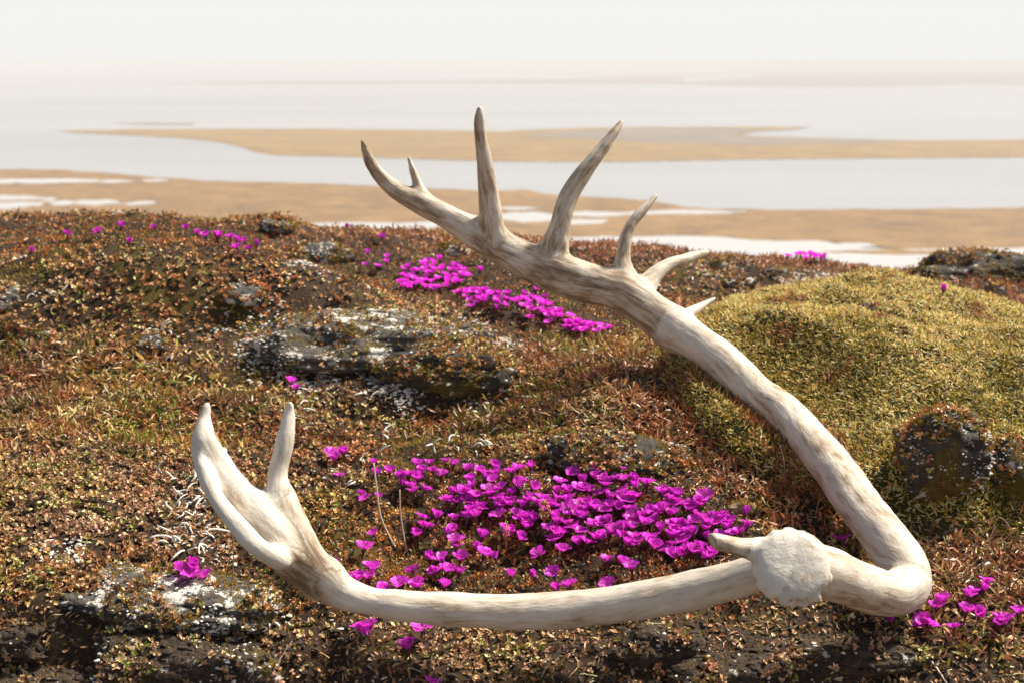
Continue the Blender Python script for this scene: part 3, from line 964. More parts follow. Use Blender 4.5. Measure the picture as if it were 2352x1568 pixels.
ROCK_TOPS = []
EARTH_TOPS = []
def rock(name, label, px, py, rad, mat, seed, sink=0.35, rot=0.0, tilt=0.0, crust=0, dy=0.0, ico=ICO4, strat=0.5):
    g = ground_pt(px, py)[0]
    g = np.array([g[0] * (g[1] + dy) / g[1], g[1] + dy, 0.0])
    g[2] = float(height(np.array([g[0]]), np.array([g[1]]))[0])
    rad = np.array(rad, float)
    v, f = ico
    q = v * 1.6 + seed * 3.1
    d = 1 + 0.38 * fbm(q[:, 0], q[:, 1], q[:, 2], 3, seed) 
    # boxier than a ball, with bedding layers
    p = np.sign(v) * np.abs(v) ** 0.86
    p = p * d[:, None]
    lay = p[:, 2] * 3.3 + 0.6 * vnoise(v[:, 0] * 2, v[:, 1] * 2, v[:, 2] * 0 + seed, 3)
    step = (lay - np.floor(lay))
    p[:, :2] *= (1 + strat * 0.16 * (sstep(0, 0.35, step) - 0.5))[:, None]
    q = v * rad * 60 
    p = p + v * (0.10 * fbm(v[:, 0] * 5, v[:, 1] * 5, v[:, 2] * 5, 3, seed + 5))[:, None]
    P3 = p * rad
    P3 = P3 + v * (0.0034 * fbm(P3[:, 0] * 150, P3[:, 1] * 150, P3[:, 2] * 150, 3, seed + 9))[:, None]
    R = np.array(Euler((tilt, tilt * 0.5, rot)).to_matrix())
    P3 = P3 @ R.T
    c = g + np.array([0, 0, rad[2] * (1 - 2 * sink)])
    root = thing(name, label, 'rock', tuple(c))
    link('stone_body', mesh_np('stone_body', P3, f, smooth=True), mat, root)
    fn = np.cross(P3[f[:, 1]] - P3[f[:, 0]], P3[f[:, 2]] - P3[f[:, 0]])
    ar = np.linalg.norm(fn, axis=1, keepdims=True) + 1e-12
    fnn = fn / ar
    k_ = rng.choice(len(f), min(4000, int(ar.sum() / 2 / 9e-6)), p=ar[:, 0] / ar.sum())
    (EARTH_TOPS if mat is M_ROCK_C else ROCK_TOPS).append(np.hstack([P3[f[k_]].mean(1) + c, fnn[k_]]))
    if crust:
        fn = np.cross(P3[f[:, 1]] - P3[f[:, 0]], P3[f[:, 2]] - P3[f[:, 0]])
        fn /= np.linalg.norm(fn, axis=1, keepdims=True) + 1e-12
        fc = P3[f].mean(1)
        wgt = np.clip(fn[:, 2] + 0.35 - 0.3 * fn[:, 1], 0, 1) * np.clip(0.15 + 1.6 * fbm(fc[:, 0] * 40, fc[:, 1] * 40, fc[:, 2] * 40, 3, seed + 30), 0, 1)
        if wgt.sum() > 0:
            k = rng.choice(len(f), crust, p=wgt / wgt.sum())
            pos = fc[k] + rng.normal(0, 0.0008, (crust, 3))
            V, F = crumbs(pos, 0.0007 + 0.0016 * rng.random(crust) ** 2)
            link('crust_lichen', mesh_np('crust_lichen', V, F), M_CRUST, root, kind='stuff')
    return root

rock('ledge_rock', 'flat lichen spotted rock ledge behind the small palm of the antler', 830, 812, (0.17, 0.10, 0.036), M_ROCK_A, 3, 0.70, 0.1, 0.05, 1500, 0.05, ICO5)
rock('ledge_rock', 'dark grey rock with an overhanging edge left of the leafy mound', 1030, 880, (0.095, 0.06, 0.040), M_ROCK_B, 8, 0.46, -0.2, 0.08, 300, 0.04, ICO5)
rock('rock', 'grey stone slab just behind the big flower mat', 1430, 1085, (0.080, 0.045, 0.030), M_ROCK_B, 12, 0.50, 0.1, 0.2, 350, 0.02, ICO5)
rock('rock', 'dark mossy rock at the foot of the green cushion', 2160, 1150, (0.046, 0.040, 0.060), M_ROCK_B, 17, 0.36, 0.4, 0.1, 800, 0.03, ICO5)
rock('rock', 'dark mossy lump on the right edge beside the rock under the cushion', 2330, 1150, (0.034, 0.04, 0.034), M_ROCK_B, 18, 0.55, 0.9, 0.1, 150, 0.03)
rock('ledge_rock', 'white crusted rock lip under the leaf mat at front left', 330, 1395, (0.135, 0.05, 0.014), M_ROCK_A, 21, 0.55, -0.25, 0.1, 900, 0.02, ICO5)
rock('rock', 'rough grey rock in the bottom left foreground', 420, 1545, (0.075, 0.040, 0.026), M_ROCK_C, 25, 0.60, -0.1, 0.1, 260, 0.0, ICO5)
rock('rock', 'flat brown rock in the bottom left corner', 130, 1550, (0.085, 0.04, 0.015), M_ROCK_C, 28, 0.62, 0.1, 0.0, 40, 0.0)
rock('rock', 'small earthy rock at the left edge under the lip', 40, 1480, (0.026, 0.025, 0.015), M_ROCK_C, 29, 0.65, 0.1, 0.0, 20, 0.0)
rock('rock', 'brown crumbly rock at the bottom edge below the burr', 1700, 1545, (0.060, 0.03, 0.020), M_ROCK_C, 33, 0.58, 0.2, 0.0, 60, 0.0)
rock('rock', 'mossy clod lying under the lower branch of the antler', 1520, 1490, (0.040, 0.025, 0.020), M_ROCK_C, 36, 0.58, 0.2, 0.1, 40, 0.0)
rock('rock', 'flat dark slab of earth at the lower right', 1900, 1500, (0.085, 0.035, 0.016), M_ROCK_C, 39, 0.66, 0.1, 0.0, 60, 0.0)
rock('rock', 'lichen speckled stone on the left hummock', 568, 692, (0.030, 0.022, 0.016), M_ROCK_A, 41, 0.5, 0.3, 0.1, 160, 0.01)
rock('rock', 'small grey stone among curly white lichen at the left', 345, 812, (0.026, 0.02, 0.016), M_ROCK_B, 44, 0.5, 0.3, 0.1, 60, 0.01)
rock('rock', 'blurred grey rock on the skyline left of the crown', 640, 527, (0.030, 0.03, 0.012), M_ROCK_A, 47, 0.55, 0.0, 0.0, 60, 0.02)
rock('rock', 'pale lichened rock between the left hummock and the upper flowers', 740, 605, (0.050, 0.03, 0.022), M_ROCK_A, 51, 0.52, 0.2, 0.1, 220, 0.02)
rock('rock', 'pale stone half buried at the far left edge', 12, 695, (0.026, 0.025, 0.020), M_ROCK_A, 53, 0.52, 0.1, 0.1, 60, 0.01)
rock('rock', 'dark mossy boulder on the skyline at far right', 2260, 640, (0.125, 0.07, 0.045), M_ROCK_B, 57, 0.56, 0.1, 0.05, 260, 0.06, ICO5)
rock('rock', 'whitish stone below the mossy boulder at far right', 2285, 668, (0.020, 0.014, 0.015), M_ROCK_D, 58, 0.30, 0.1, 0.05, 30, -0.04)
rock('rock', 'pale stone left of the short curved tine', 1045, 584, (0.026, 0.02, 0.014), M_ROCK_D, 61, 0.35, 0.1, 0.0, 50, 0.0)
rock('rock', 'round whitish stone above the moss cushion', 1650, 620, (0.014, 0.012, 0.011), M_ROCK_D, 63, 0.30, 0.1, 0.0, 20, 0.0)
rock('rock', 'grey stone near the skyline under the ridge flowers at right', 1790, 630, (0.022, 0.016, 0.012), M_ROCK_D, 64, 0.35, 0.4, 0.0, 40, 0.0)
rock('rock', 'flat grey stone by the tip of the lowest tine', 1700, 655, (0.030, 0.018, 0.010), M_ROCK_A, 66, 0.40, 0.2, 0.0, 60, 0.0)
rock('stone', 'small tan striped stone at the back edge of the flower mat', 1706, 1172, (0.0145, 0.008, 0.0075), simple_mat('tan_stone', (0.28, 0.21, 0.13), 0.85, 0.4, 600.0, 0.6), 69, 0.25, 0.1, 0.0, 0, 0.0)
rock('stone', 'small grey lichen stone on top of the moss cushion', 1990, 710, (0.012, 0.009, 0.006), M_ROCK_A, 71, 0.45, 0.1, 0.0, 20, 0.0)

# ------------------------------------------------------------------ the plant mat
ZONES = [  # kind, px, py, rx, ry, weight
    ('D', 150, 900, 320, 140, 1.6), ('D', 350, 960, 230, 120, 1.6), ('D', 560, 950, 120, 90, 1.0), ('D', 1450, 860, 300, 115, 1.7), ('D', 1600, 960, 200, 90, 1.6),
    ('D', 1750, 1110, 90, 130, 1.4), ('D', 1650, 1050, 120, 70, 1.2), ('D', 2220, 1330, 230, 140, 1.4), ('D', 2250, 1250, 200, 70, 1.3), ('D', 1960, 1230, 60, 110, 1.3),
    ('D', 1030, 985, 140, 30, 1.0), ('D', 2200, 1500, 200, 60, 0.7),
    ('R', 350, 690, 330, 110, 1.6), ('G', 230, 1130, 290, 110, 1.8), ('R', 340, 1100, 110, 90, 1.5), ('R', 100, 1030, 200, 35, 1.2), ('R', 700, 1150, 210, 130, 1.2), ('R', 800, 1010, 160, 80, 1.0),
    ('R', 900, 720, 300, 50, 1.2), ('R', 250, 1300, 240, 60, 1.3), ('R', 600, 1010, 90, 70, 1.2), ('G', 1150, 1500, 260, 70, 1.3), ('G', 700, 1490, 160, 50, 1.0), ('R', 2150, 1440, 250, 50, 0.8), ('R', 1600, 620, 200, 50, .9),
    ('S', 1200, 1240, 520, 150, 2.2), ('S', 250, 555, 420, 38, 1.6), ('S', 1000, 640, 170, 60, 1.6), ('S', 1250, 735, 260, 50, 1.5), ('S', 650, 1370, 230, 80, 1.2), ('S', 850, 590, 130, 40, 1.4), ('S', 520, 1380, 90, 80, 1.1), ('S', 2200, 690, 150, 60, .8),
    ('B', 1650, 1520, 520, 95, 3.0), ('B', 200, 1510, 420, 80, 3.0), ('B', 750, 1510, 330, 90, 1.8), ('B', 2150, 1560, 260, 45, 1.5), ('B', 1250, 1450, 500, 25, 1.3), ('B', 480, 1250, 60, 110, 1.2), ('B', 2200, 1160, 120, 70, 1.5),
    ('M', 950, 1030, 120, 45, 1.6), ('M', 860, 1120, 90, 50, 0.8), ('M', 540, 855, 110, 35, 1.5), ('M', 2260, 1160, 120, 60, 1.6), ('M', 1620, 1440, 130, 40, 1.3), ('M', 20, 650, 60, 25, 1.6), ('M', 1430, 1130, 130, 30, 0.8), ('M', 2100, 1180, 100, 50, 1.0),
    ('L', 850, 790, 330, 75, 2.0), ('L', 1000, 885, 160, 50, 2.2), ('L', 1430, 1065, 160, 60, 2.0), ('L', 330, 1420, 300, 45, 1.4), ('L', 180, 1260, 120, 30, .7), ('L', 740, 605, 60, 35, 1.2), ('L', 1750, 640, 220, 22, 1.2), ('L', 620, 730, 240, 70, 1.3), ('L', 750, 840, 260, 50, 1.6), ('L', 180, 1265, 150, 40, 1.5), ('L', 480, 1330, 60, 60, 1.0), ('L', 430, 800, 120, 40, 1.0), ('L', 2150, 1120, 90, 120, 1.5), ('L', 40, 690, 60, 40, 1.0), ('L', 420, 1200, 60, 80, .8), ('L', 60, 600, 60, 15, .8),
    ('H', 1500, 580, 320, 32, 1.8), ('H', 1020, 560, 260, 26, 1.2), ('H', 2270, 730, 150, 80, 2.4), ('H', 1900, 620, 250, 30, 1.3), ('H', 2360, 800, 90, 90, 2.0),
]
KINDS = ['D', 'R', 'S', 'B', 'M', 'L', 'H', 'G']
BASEW = {'D': 0.10, 'R': 0.22, 'S': 0.12, 'B': 0.06, 'M': 0.05, 'L': 0.05, 'H': 0.05, 'G': 0.06}

def zone_weights(x, y, z):
    px, py = project(x, y, z)
    px = px + 60 * vnoise(x * 14, y * 14, x * 0 + 0.7, 101) + 26 * vnoise(x * 50, y * 50, x * 0 + 0.2, 103)
    py = py + 26 * vnoise(x * 14, y * 14, x * 0 + 5.7, 102) + 12 * vnoise(x * 50, y * 50, x * 0 + 2.2, 104)
    W = {k: np.full(len(x), BASEW[k]) for k in KINDS}
    for k, cx, cy, rx, ry, wt in ZONES:
        W[k] = np.maximum(W[k], wt * np.exp(-(((px - cx) / rx) ** 2 + ((py - cy) / ry) ** 2)))
    A = np.stack([W[k] for k in KINDS], 1) ** 2.6
    return A / A.sum(1, keepdims=True)

def sample_ground(n, y0=0.98, y1=3.15, pw=-0.95):
    e = pw + 1
    u = rng.random(n)
    y = (y0 ** e + u * (y1 ** e - y0 ** e)) ** (1 / e)
    x = (rng.random(n) * 2 - 1) * (0.385 * y + 0.16)
    return x, y

SHAPES = {
    'lance': lambda u: np.sin(np.pi * np.clip(u * 0.93 + 0.05, 0, 1)) ** 0.8,
    'oval': lambda u: np.sqrt(np.clip(1 - (2 * (u * 0.92 + 0.06) - 1) ** 2, 0.02, 1)),
    'blade': lambda u: (1 - u) ** 0.7 * 0.9 + 0.1 * (1 - u),
    'spoon': lambda u: np.sqrt(np.clip(1 - (1.7 * u - 0.85) ** 2, 0.02, 1)) * (0.45 + 0.55 * u),
}

def leaves(pos, nrm, head, tilt, L, W, curl, fold, cols, nu=4, fold_mid=True, shape='lance', tipcol=None):
    n = len(pos)
    ref = np.stack([np.cos(head), np.sin(head), np.zeros(n)], 1)
    f = ref - (ref * nrm).sum(1, keepdims=True) * nrm
    f /= np.linalg.norm(f, axis=1, keepdims=True) + 1e-9
    s = np.cross(nrm, f)
    us = np.linspace(0, 1, nu)
    ang = tilt[:, None] + curl[:, None] * us[None, :]
    ca, sa = np.cos(ang), np.sin(ang)
    du = 1.0 / (nu - 1)
    cx = np.concatenate([np.zeros((n, 1)), np.cumsum((ca[:, 1:] + ca[:, :-1]) / 2 * du, 1)], 1) * L[:, None]
    cz = np.concatenate([np.zeros((n, 1)), np.cumsum((sa[:, 1:] + sa[:, :-1]) / 2 * du, 1)], 1) * L[:, None]
    wid = SHAPES[shape](us)[None, :] * W[:, None] * 0.5
    vs = np.array([-1.0, 0.0, 1.0]) if fold_mid else np.array([-1.0, 1.0])
    # leaf normal in the (f, n) plane
    nx_, nz_ = -sa, ca
    up = wid[:, :, None] * np.abs(vs)[None, None, :] * fold[:, None, None]
    lat = wid[:, :, None] * vs[None, None, :] * np.sqrt(np.clip(1 - fold ** 2, 0.1, 1))[:, None, None]
    A = cx[:, :, None] + nx_[:, :, None] * up
    B = cz[:, :, None] + nz_[:, :, None] * up
    V = pos[:, None, None, :] + A[..., None] * f[:, None, None, :] + B[..., None] * nrm[:, None, None, :] + lat[..., None] * s[:, None, None, :]
    k = len(vs)
    F = []
    for i in range(nu - 1):
        for j in range(k - 1):
            F.append((i * k + j, i * k + j + 1, (i + 1) * k + j + 1, (i + 1) * k + j))
    F = np.array(F)
    Fa = F[None] + (np.arange(n) * nu * k)[:, None, None]
    c = np.repeat(cols[:, None, :], nu * k, 1)
    if tipcol is not None:
        uu = np.repeat(us, k)[None, :, None] ** 1.5
        c = c * (1 - uu) + tipcol[:, None, :] * uu
    return V.reshape(-1, 3), Fa.reshape(-1, 4), c.reshape(-1, 3)

def palette(n, entries, noise=0.18, xy=None):
    cols = np.array([e[1:] for e in entries]); p = np.array([e[0] for e in entries], float)
    if xy is None:
        k = rng.choice(len(entries), n, p=p / p.sum())
    else:
        u_ = np.clip(0.5 + 0.85 * fbm(xy[0] * 42, xy[1] * 42, xy[0] * 0, 2, 301), 0, 1) * 0.62 + 0.38 * rng.random(n)
        u_ = np.argsort(np.argsort(u_)) / max(1, n)
        k = np.minimum(np.searchsorted(np.cumsum(p / p.sum()), u_), len(entries) - 1)
    c = cols[k] ** 0.90 * np.array([1.64, 1.37, 0.94]) * (1 + noise * rng.normal(size=(n, 1)))
    return np.clip(c * (1 + 0.06 * rng.normal(size=(n, 3))), 0.004, 0.8)

def U(n, a, b):
    return a + (b - a) * rng.random(n)

def stuff(name, arrs, mat):
    V, F, C, off = [], [], [], 0
    for v, f, c in arrs:
        V.append(v); F.append(f + off); C.append(c); off += len(v)
    return link(name, mesh_np(name, np.vstack(V), np.vstack(F), np.vstack(C)), mat, kind='stuff')

NS = 290000
X, Y = sample_ground(NS)
Z = height(X, Y)
_, cd2 = cushion_h(X, Y)
zw = zone_weights(X, Y, Z)
kind = (rng.random(NS)[:, None] > np.cumsum(zw, 1)).sum(1)
out_c = cd2 > 0.97
NRM = normal_at(X, Y)
POS = np.stack([X, Y, Z], 1)
pocket = (fbm(X * 36, Y * 36, X * 0, 3, 401) < -0.27) & (rng.random(NS) < 0.55)
kind = np.where(pocket & (kind != 4), 99, kind)
SC = (Y / 1.4) ** 0.35                       # plants a little coarser far off, where fewer are built

def tint(x, y, seed):
    """slow drift of plant colour over the mat: rust to ochre to olive"""
    a = fbm(x * 5.5, y * 5.5, x * 0, 3, seed)[:, None]
    b = fbm(x * 9, y * 9, x * 0 + 3, 3, seed + 3)[:, None]
    w_ = np.clip(a * 1.6, -1, 1)
    t = 1 + np.clip(w_, 0, 1) * (np.array([1.10, 1.20, 0.75]) - 1) + np.clip(-w_, 0, 1) * (np.array([1.10, 0.86, 0.70]) - 1)
    return t * (1 + 0.45 * b)

# long dry curled leaves
i = np.nonzero((kind == 0) & out_c)[0]
n = len(i)
head = rng.random(n) * 2 * np.pi
cD = palette(n, [(0.27, .155, .062, .030), (0.22, .27, .165, .095), (0.17, .21, .145, .105), (0.13, .105, .105, .020), (0.12, .07, .034, .018), (0.09, .38, .27, .20)], xy=(X[i], Y[i]))
greenish = vnoise(X[i] * 11, Y[i] * 11, X[i] * 0, 111) > 0.35
gi = greenish & (rng.random(n) < 0.45)
cD[gi] = palette(gi.sum(), [(1, .12, .12, .022), (1, .085, .10, .015)])
# leaves and shoots that stand against the antler and lap over its edges
PR = np.array([q for q in PRESS if q[2] - q[3] - float(height(np.array([q[0]]), np.array([q[1]]))[0]) < 0.006])
kk = rng.integers(0, len(PR), 3600)
aa = rng.random(3600) * 6.28
rr_ = PR[kk, 3] * U(3600, 0.75, 1.75)
lx, ly = PR[kk, 0] + rr_ * np.cos(aa) + rng.normal(0, .006, 3600), PR[kk, 1] + rr_ * np.sin(aa) + rng.normal(0, .006, 3600)
_, ld2 = cushion_h(lx, ly)
keep = np.min((lx[:, None] - PR[None, :, 0]) ** 2 + (ly[:, None] - PR[None, :, 1]) ** 2 - (0.72 * PR[None, :, 3]) ** 2, 1) > 0
lx, ly = lx[keep], ly[keep]
lpos = np.stack([lx, ly, height(lx, ly)], 1)
lcol = palette(len(lx), [(0.3, .19, .08, .04), (0.3, .29, .18, .10), (0.2, .12, .12, .022), (0.2, .09, .045, .022)], xy=(lx, ly))
lean_arr = leaves(lpos, normal_at(lx, ly), rng.random(len(lx)) * 6.28, U(len(lx), .5, 1.5), U(len(lx), .008, .018), U(len(lx), .0018, .0032), U(len(lx), -1.0, .6), U(len(lx), .2, .6), lcol, 4, True, 'lance')
cD = np.clip(cD * tint(X[i], Y[i], 201), .004, .7)
pos = POS[i] + NRM[i] * (U(n, -0.001, 0.0045) * SC[i])[:, None]
stuff('dry_leaf_mat', [leaves(pos, NRM[i], head, U(n, -0.15, 1.0), U(n, .0085, .0165) * SC[i], U(n, .0021, .0036) * SC[i], U(n, -2.0, 1.2), U(n, .25, .8), cD, 4, True, 'lance'), lean_arr], M_LEAF)

def rosettes(ii, m, L, W, tilt, pal, shape, cupped, lift=0.002, inner=None, spread=0.0006):
    n = len(ii)
    k = np.repeat(ii, m)
    N_ = n * m
    head = np.repeat(rng.random(n) * 6.28, m) + np.tile(np.arange(m) * 2.4, n) + rng.normal(0, .25, N_)
    lean = rng.normal(0, .28, (n, 3)); lean[:, 2] = 0
    nr = NRM[ii] + lean
    nr[:, 2] = np.abs(nr[:, 2])
    nr /= np.linalg.norm(nr, axis=1, keepdims=True)
    nr = np.repeat(nr, m, 0)
    base = palette(n, pal, xy=(POS[ii, 0], POS[ii, 1]))
    tn = tint(POS[ii, 0], POS[ii, 1], 211)
    cols = np.repeat(base, m, 0) * (1 + .22 * rng.normal(size=(N_, 1)))
    swap = rng.random(N_) < .10
    cols[swap] = palette(swap.sum(), pal)
    cols = np.clip(cols * np.repeat(tn, m, 0), .004, .75)
    ring = np.tile(np.linspace(0, 1, m), n)
    tl = tilt[0] + (tilt[1] - tilt[0]) * ring + rng.normal(0, .18, N_)
    pos = POS[k] + nr * (np.repeat(U(n, 0, lift), m) * SC[k])[:, None] + rng.normal(0, spread, (N_, 3))
    return leaves(pos, nr, head, tl, L[0] + (L[1] - L[0]) * rng.random(N_) * SC[k], (W[0] + (W[1] - W[0]) * rng.random(N_)) * SC[k], U(N_, cupped[0], cupped[1]), U(N_, .05, .45), cols, 3, True, shape)

i = np.nonzero((kind == 1) & out_c & (rng.random(NS) < 0.36))[0]
PAL_R = [(0.28, .33, .20, .125), (0.20, .165, .085, .048), (0.10, .105, .125, .024), (0.16, .075, .042, .026), (0.12, .46, .33, .22), (0.10, .23, .16, .12)]
# the same mats creep over the flat tops of the rocks
RT = np.vstack(ROCK_TOPS)
RTA = RT[RT[:, 5] > -0.1]
RTA = RTA[fbm(RTA[:, 0] * 30, RTA[:, 1] * 30, RTA[:, 2] * 30, 3, 161) > 0.06]
mk = (RT[:, 5] > 0.40) & (fbm(RT[:, 0] * 26, RT[:, 1] * 26, RT[:, 2] * 26, 3, 151) > -0.10)
RT = RT[mk]
RT = np.vstack([RT, RTA])
n_top = int(mk.sum())
i0_ = len(X)
X = np.concatenate([X, RT[:, 0]]); Y = np.concatenate([Y, RT[:, 1]])
POS = np.vstack([POS, RT[:, :3]]); NRM = np.vstack([NRM, RT[:, 3:]]); SC = np.concatenate([SC, (RT[:, 1] / 1.4) ** .35])
rock_i = i0_ + np.arange(n_top)
rock_m = i0_ + n_top + np.arange(len(RT) - n_top)
i = np.concatenate([i, rock_i[::3]])
rR = rosettes(i, 5, (.0030, .0052), (.0027, .0041), (0.25, 1.1), PAL_R, 'oval', (-.9, .9), 0.004)
ET = np.vstack(EARTH_TOPS)
ET = ET[ET[:, 5] > 0.2]
e0_ = len(X)
X = np.concatenate([X, ET[:, 0]]); Y = np.concatenate([Y, ET[:, 1]])
POS = np.vstack([POS, ET[:, :3]]); NRM = np.vstack([NRM, ET[:, 3:]]); SC = np.concatenate([SC, (ET[:, 1] / 1.4) ** .35])
earth_i = e0_ + np.arange(len(ET))
earth_g = earth_i[fbm(ET[:, 0] * 40, ET[:, 1] * 40, ET[:, 2] * 40, 3, 181) > 0.05][::3]
ig = np.nonzero((kind == 7) & out_c & (rng.random(NS) < 0.34))[0]
ig = np.concatenate([ig, earth_g])
rG = rosettes(ig, 5, (.0032, .0056), (.0026, .0040), (0.2, 1.1), [(0.32, .20, .135, .115), (0.25, .30, .215, .19), (0.17, .11, .07, .058), (0.12, .11, .125, .03), (0.14, .40, .31, .26)], 'oval', (-1.2, 1.2), 0.004)
stuff('dwarf_willow_mat', [rR, rG], M_LEAF)

i = np.concatenate([np.nonzero((kind == 2) & out_c & (rng.random(NS) < 0.42))[0], rock_i[1::6]])
PAL_S = [(0.32, .235, .090, .022), (0.17, .040, .052, .022), (0.16, .29, .175, .085), (0.18, .145, .048, .015), (0.14, .06, .033, .017), (.05, .12, .125, .03)]
rS = rosettes(i, 5, (.0024, .0040), (.0017, .0026), (0.1, 1.25), PAL_S, 'spoon', (-.6, .9), 0.004)
stuff('saxifrage_leaf_mat', [rS], M_LEAF)

i = np.nonzero((kind == 6) & out_c)[0]
n = len(i)
cH = palette(n, [(0.4, .21, .082, .05), (0.3, .32, .17, .115), (0.15, .11, .045, .03), (0.15, .17, .12, .04)])
stuff('heather_mat', [leaves(POS[i], NRM[i], rng.random(n) * 6.28, U(n, .3, 1.4), U(n, .006, .012) * SC[i], U(n, .0016, .0026) * SC[i], U(n, -1.2, .8), U(n, .2, .5), cH, 3, True, 'lance')], M_LEAF)

i = np.nonzero(((kind == 4) | ((kind == 3) & (rng.random(NS) < .06)) | ((kind == 5) & (rng.random(NS) < .10))) & out_c)[0]
i = np.repeat(np.concatenate([i, earth_i[1::7], rock_i[2::3], rock_i[0::3], rock_m, rock_m]), 2)
n = len(i)
cM = palette(n, [(0.4, .16, .115, .012), (0.3, .085, .075, .010), (0.3, .23, .165, .03)])
pj = np.concatenate([rng.normal(0, .002, (n, 2)), np.zeros((n, 1))], 1)
stuff('yellow_moss', [leaves(POS[i] + pj, NRM[i], rng.random(n) * 6.28, U(n, .5, 1.5), U(n, .0025, .0055) * SC[i], U(n, .0007, .0013) * SC[i], U(n, -1, .6), U(n, 0, .1), cM, 3, False, 'blade')], M_MOSS)

# litter: stray leaves and bits on bare soil and rock
i = np.nonzero((((kind == 3) & (rng.random(NS) < .22)) | ((kind == 5) & (rng.random(NS) < .18)) | ((kind == 99) & (rng.random(NS) < .25)) | (rng.random(NS) < 0.02)) & out_c)[0]
n = len(i)
cL = palette(n, [(0.3, .25, .17, .11), (0.3, .10, .06, .04), (0.2, .17, .075, .03), (0.1, .42, .34, .26)])
lit = leaves(POS[i] + NRM[i] * .001, NRM[i], rng.random(n) * 6.28, U(n, -.1, .7), U(n, .003, .008), U(n, .0012, .0042), U(n, -1.6, 1.6), U(n, .1, .7), cL, 3, True, 'oval')
stuff('leaf_litter', [lit], M_LEAF)

# soil crumbs and crusty white lichen grains
i = np.nonzero(((kind == 3) | (kind == 99)) & (rng.random(NS) < .22))[0]
i = np.concatenate([i, earth_i[::2]])
V, F = crumbs(POS[i], 0.0008 + 0.0035 * rng.random(len(i)) ** 3)
link('soil_crumbs', mesh_np('soil_crumbs', V, F), simple_mat('soil_crumb', (0.04, 0.027, 0.019), 0.9, 0.5, 400.0, 0.4), kind='stuff')
ln = fbm(X[:NS] * 22, Y[:NS] * 22, X[:NS] * 0, 3, 131)
i = np.nonzero((kind == 5) & (rng.random(NS) < np.clip(0.18 + ln * 2.8, 0, .85)) & out_c)[0]
V, F = crumbs(POS[i] + NRM[i] * 0.001, 0.0008 + 0.0027 * rng.random(len(i)) ** 2)
link('crust_lichen', mesh_np('crust_lichen', V, F), M_CRUST, kind='stuff')

# dry wiry stems threaded through everything
tv, tf, tcx = [], [], []
off = 0
i = np.nonzero(((kind == 5) | (kind == 3) | (kind == 0) | (kind == 1)) & out_c)[0]
i = rng.choice(i, 1700, replace=False)
for k in i:
    m = 5
    a = rng.random() * 6.28
    stp = rng.uniform(.002, .005)
    p = [POS[k] + np.array([0, 0, .0015])]
    dz = rng.uniform(-.1, .5)
    for q in range(m - 1):
        a += rng.normal(0, .5); dz -= rng.uniform(0, .25)
        p.append(p[-1] + stp * np.array([math.cos(a), math.sin(a), dz]))
    v, f = tube_arrays(p, rng.uniform(.00022, .0005), 4, False)
    tv.append(v); tf.append(f + off); off += len(v)
    c = palette(1, [(0.55, .56, .47, .36), (0.3, .28, .18, .11), (0.15, .09, .055, .035)])
    tcx.append(np.repeat(c, len(v), 0))
link('dry_stem_litter', mesh_np('dry_stem_litter', np.vstack(tv), np.vstack(tf), np.vstack(tcx)), M_STALK, kind='stuff')

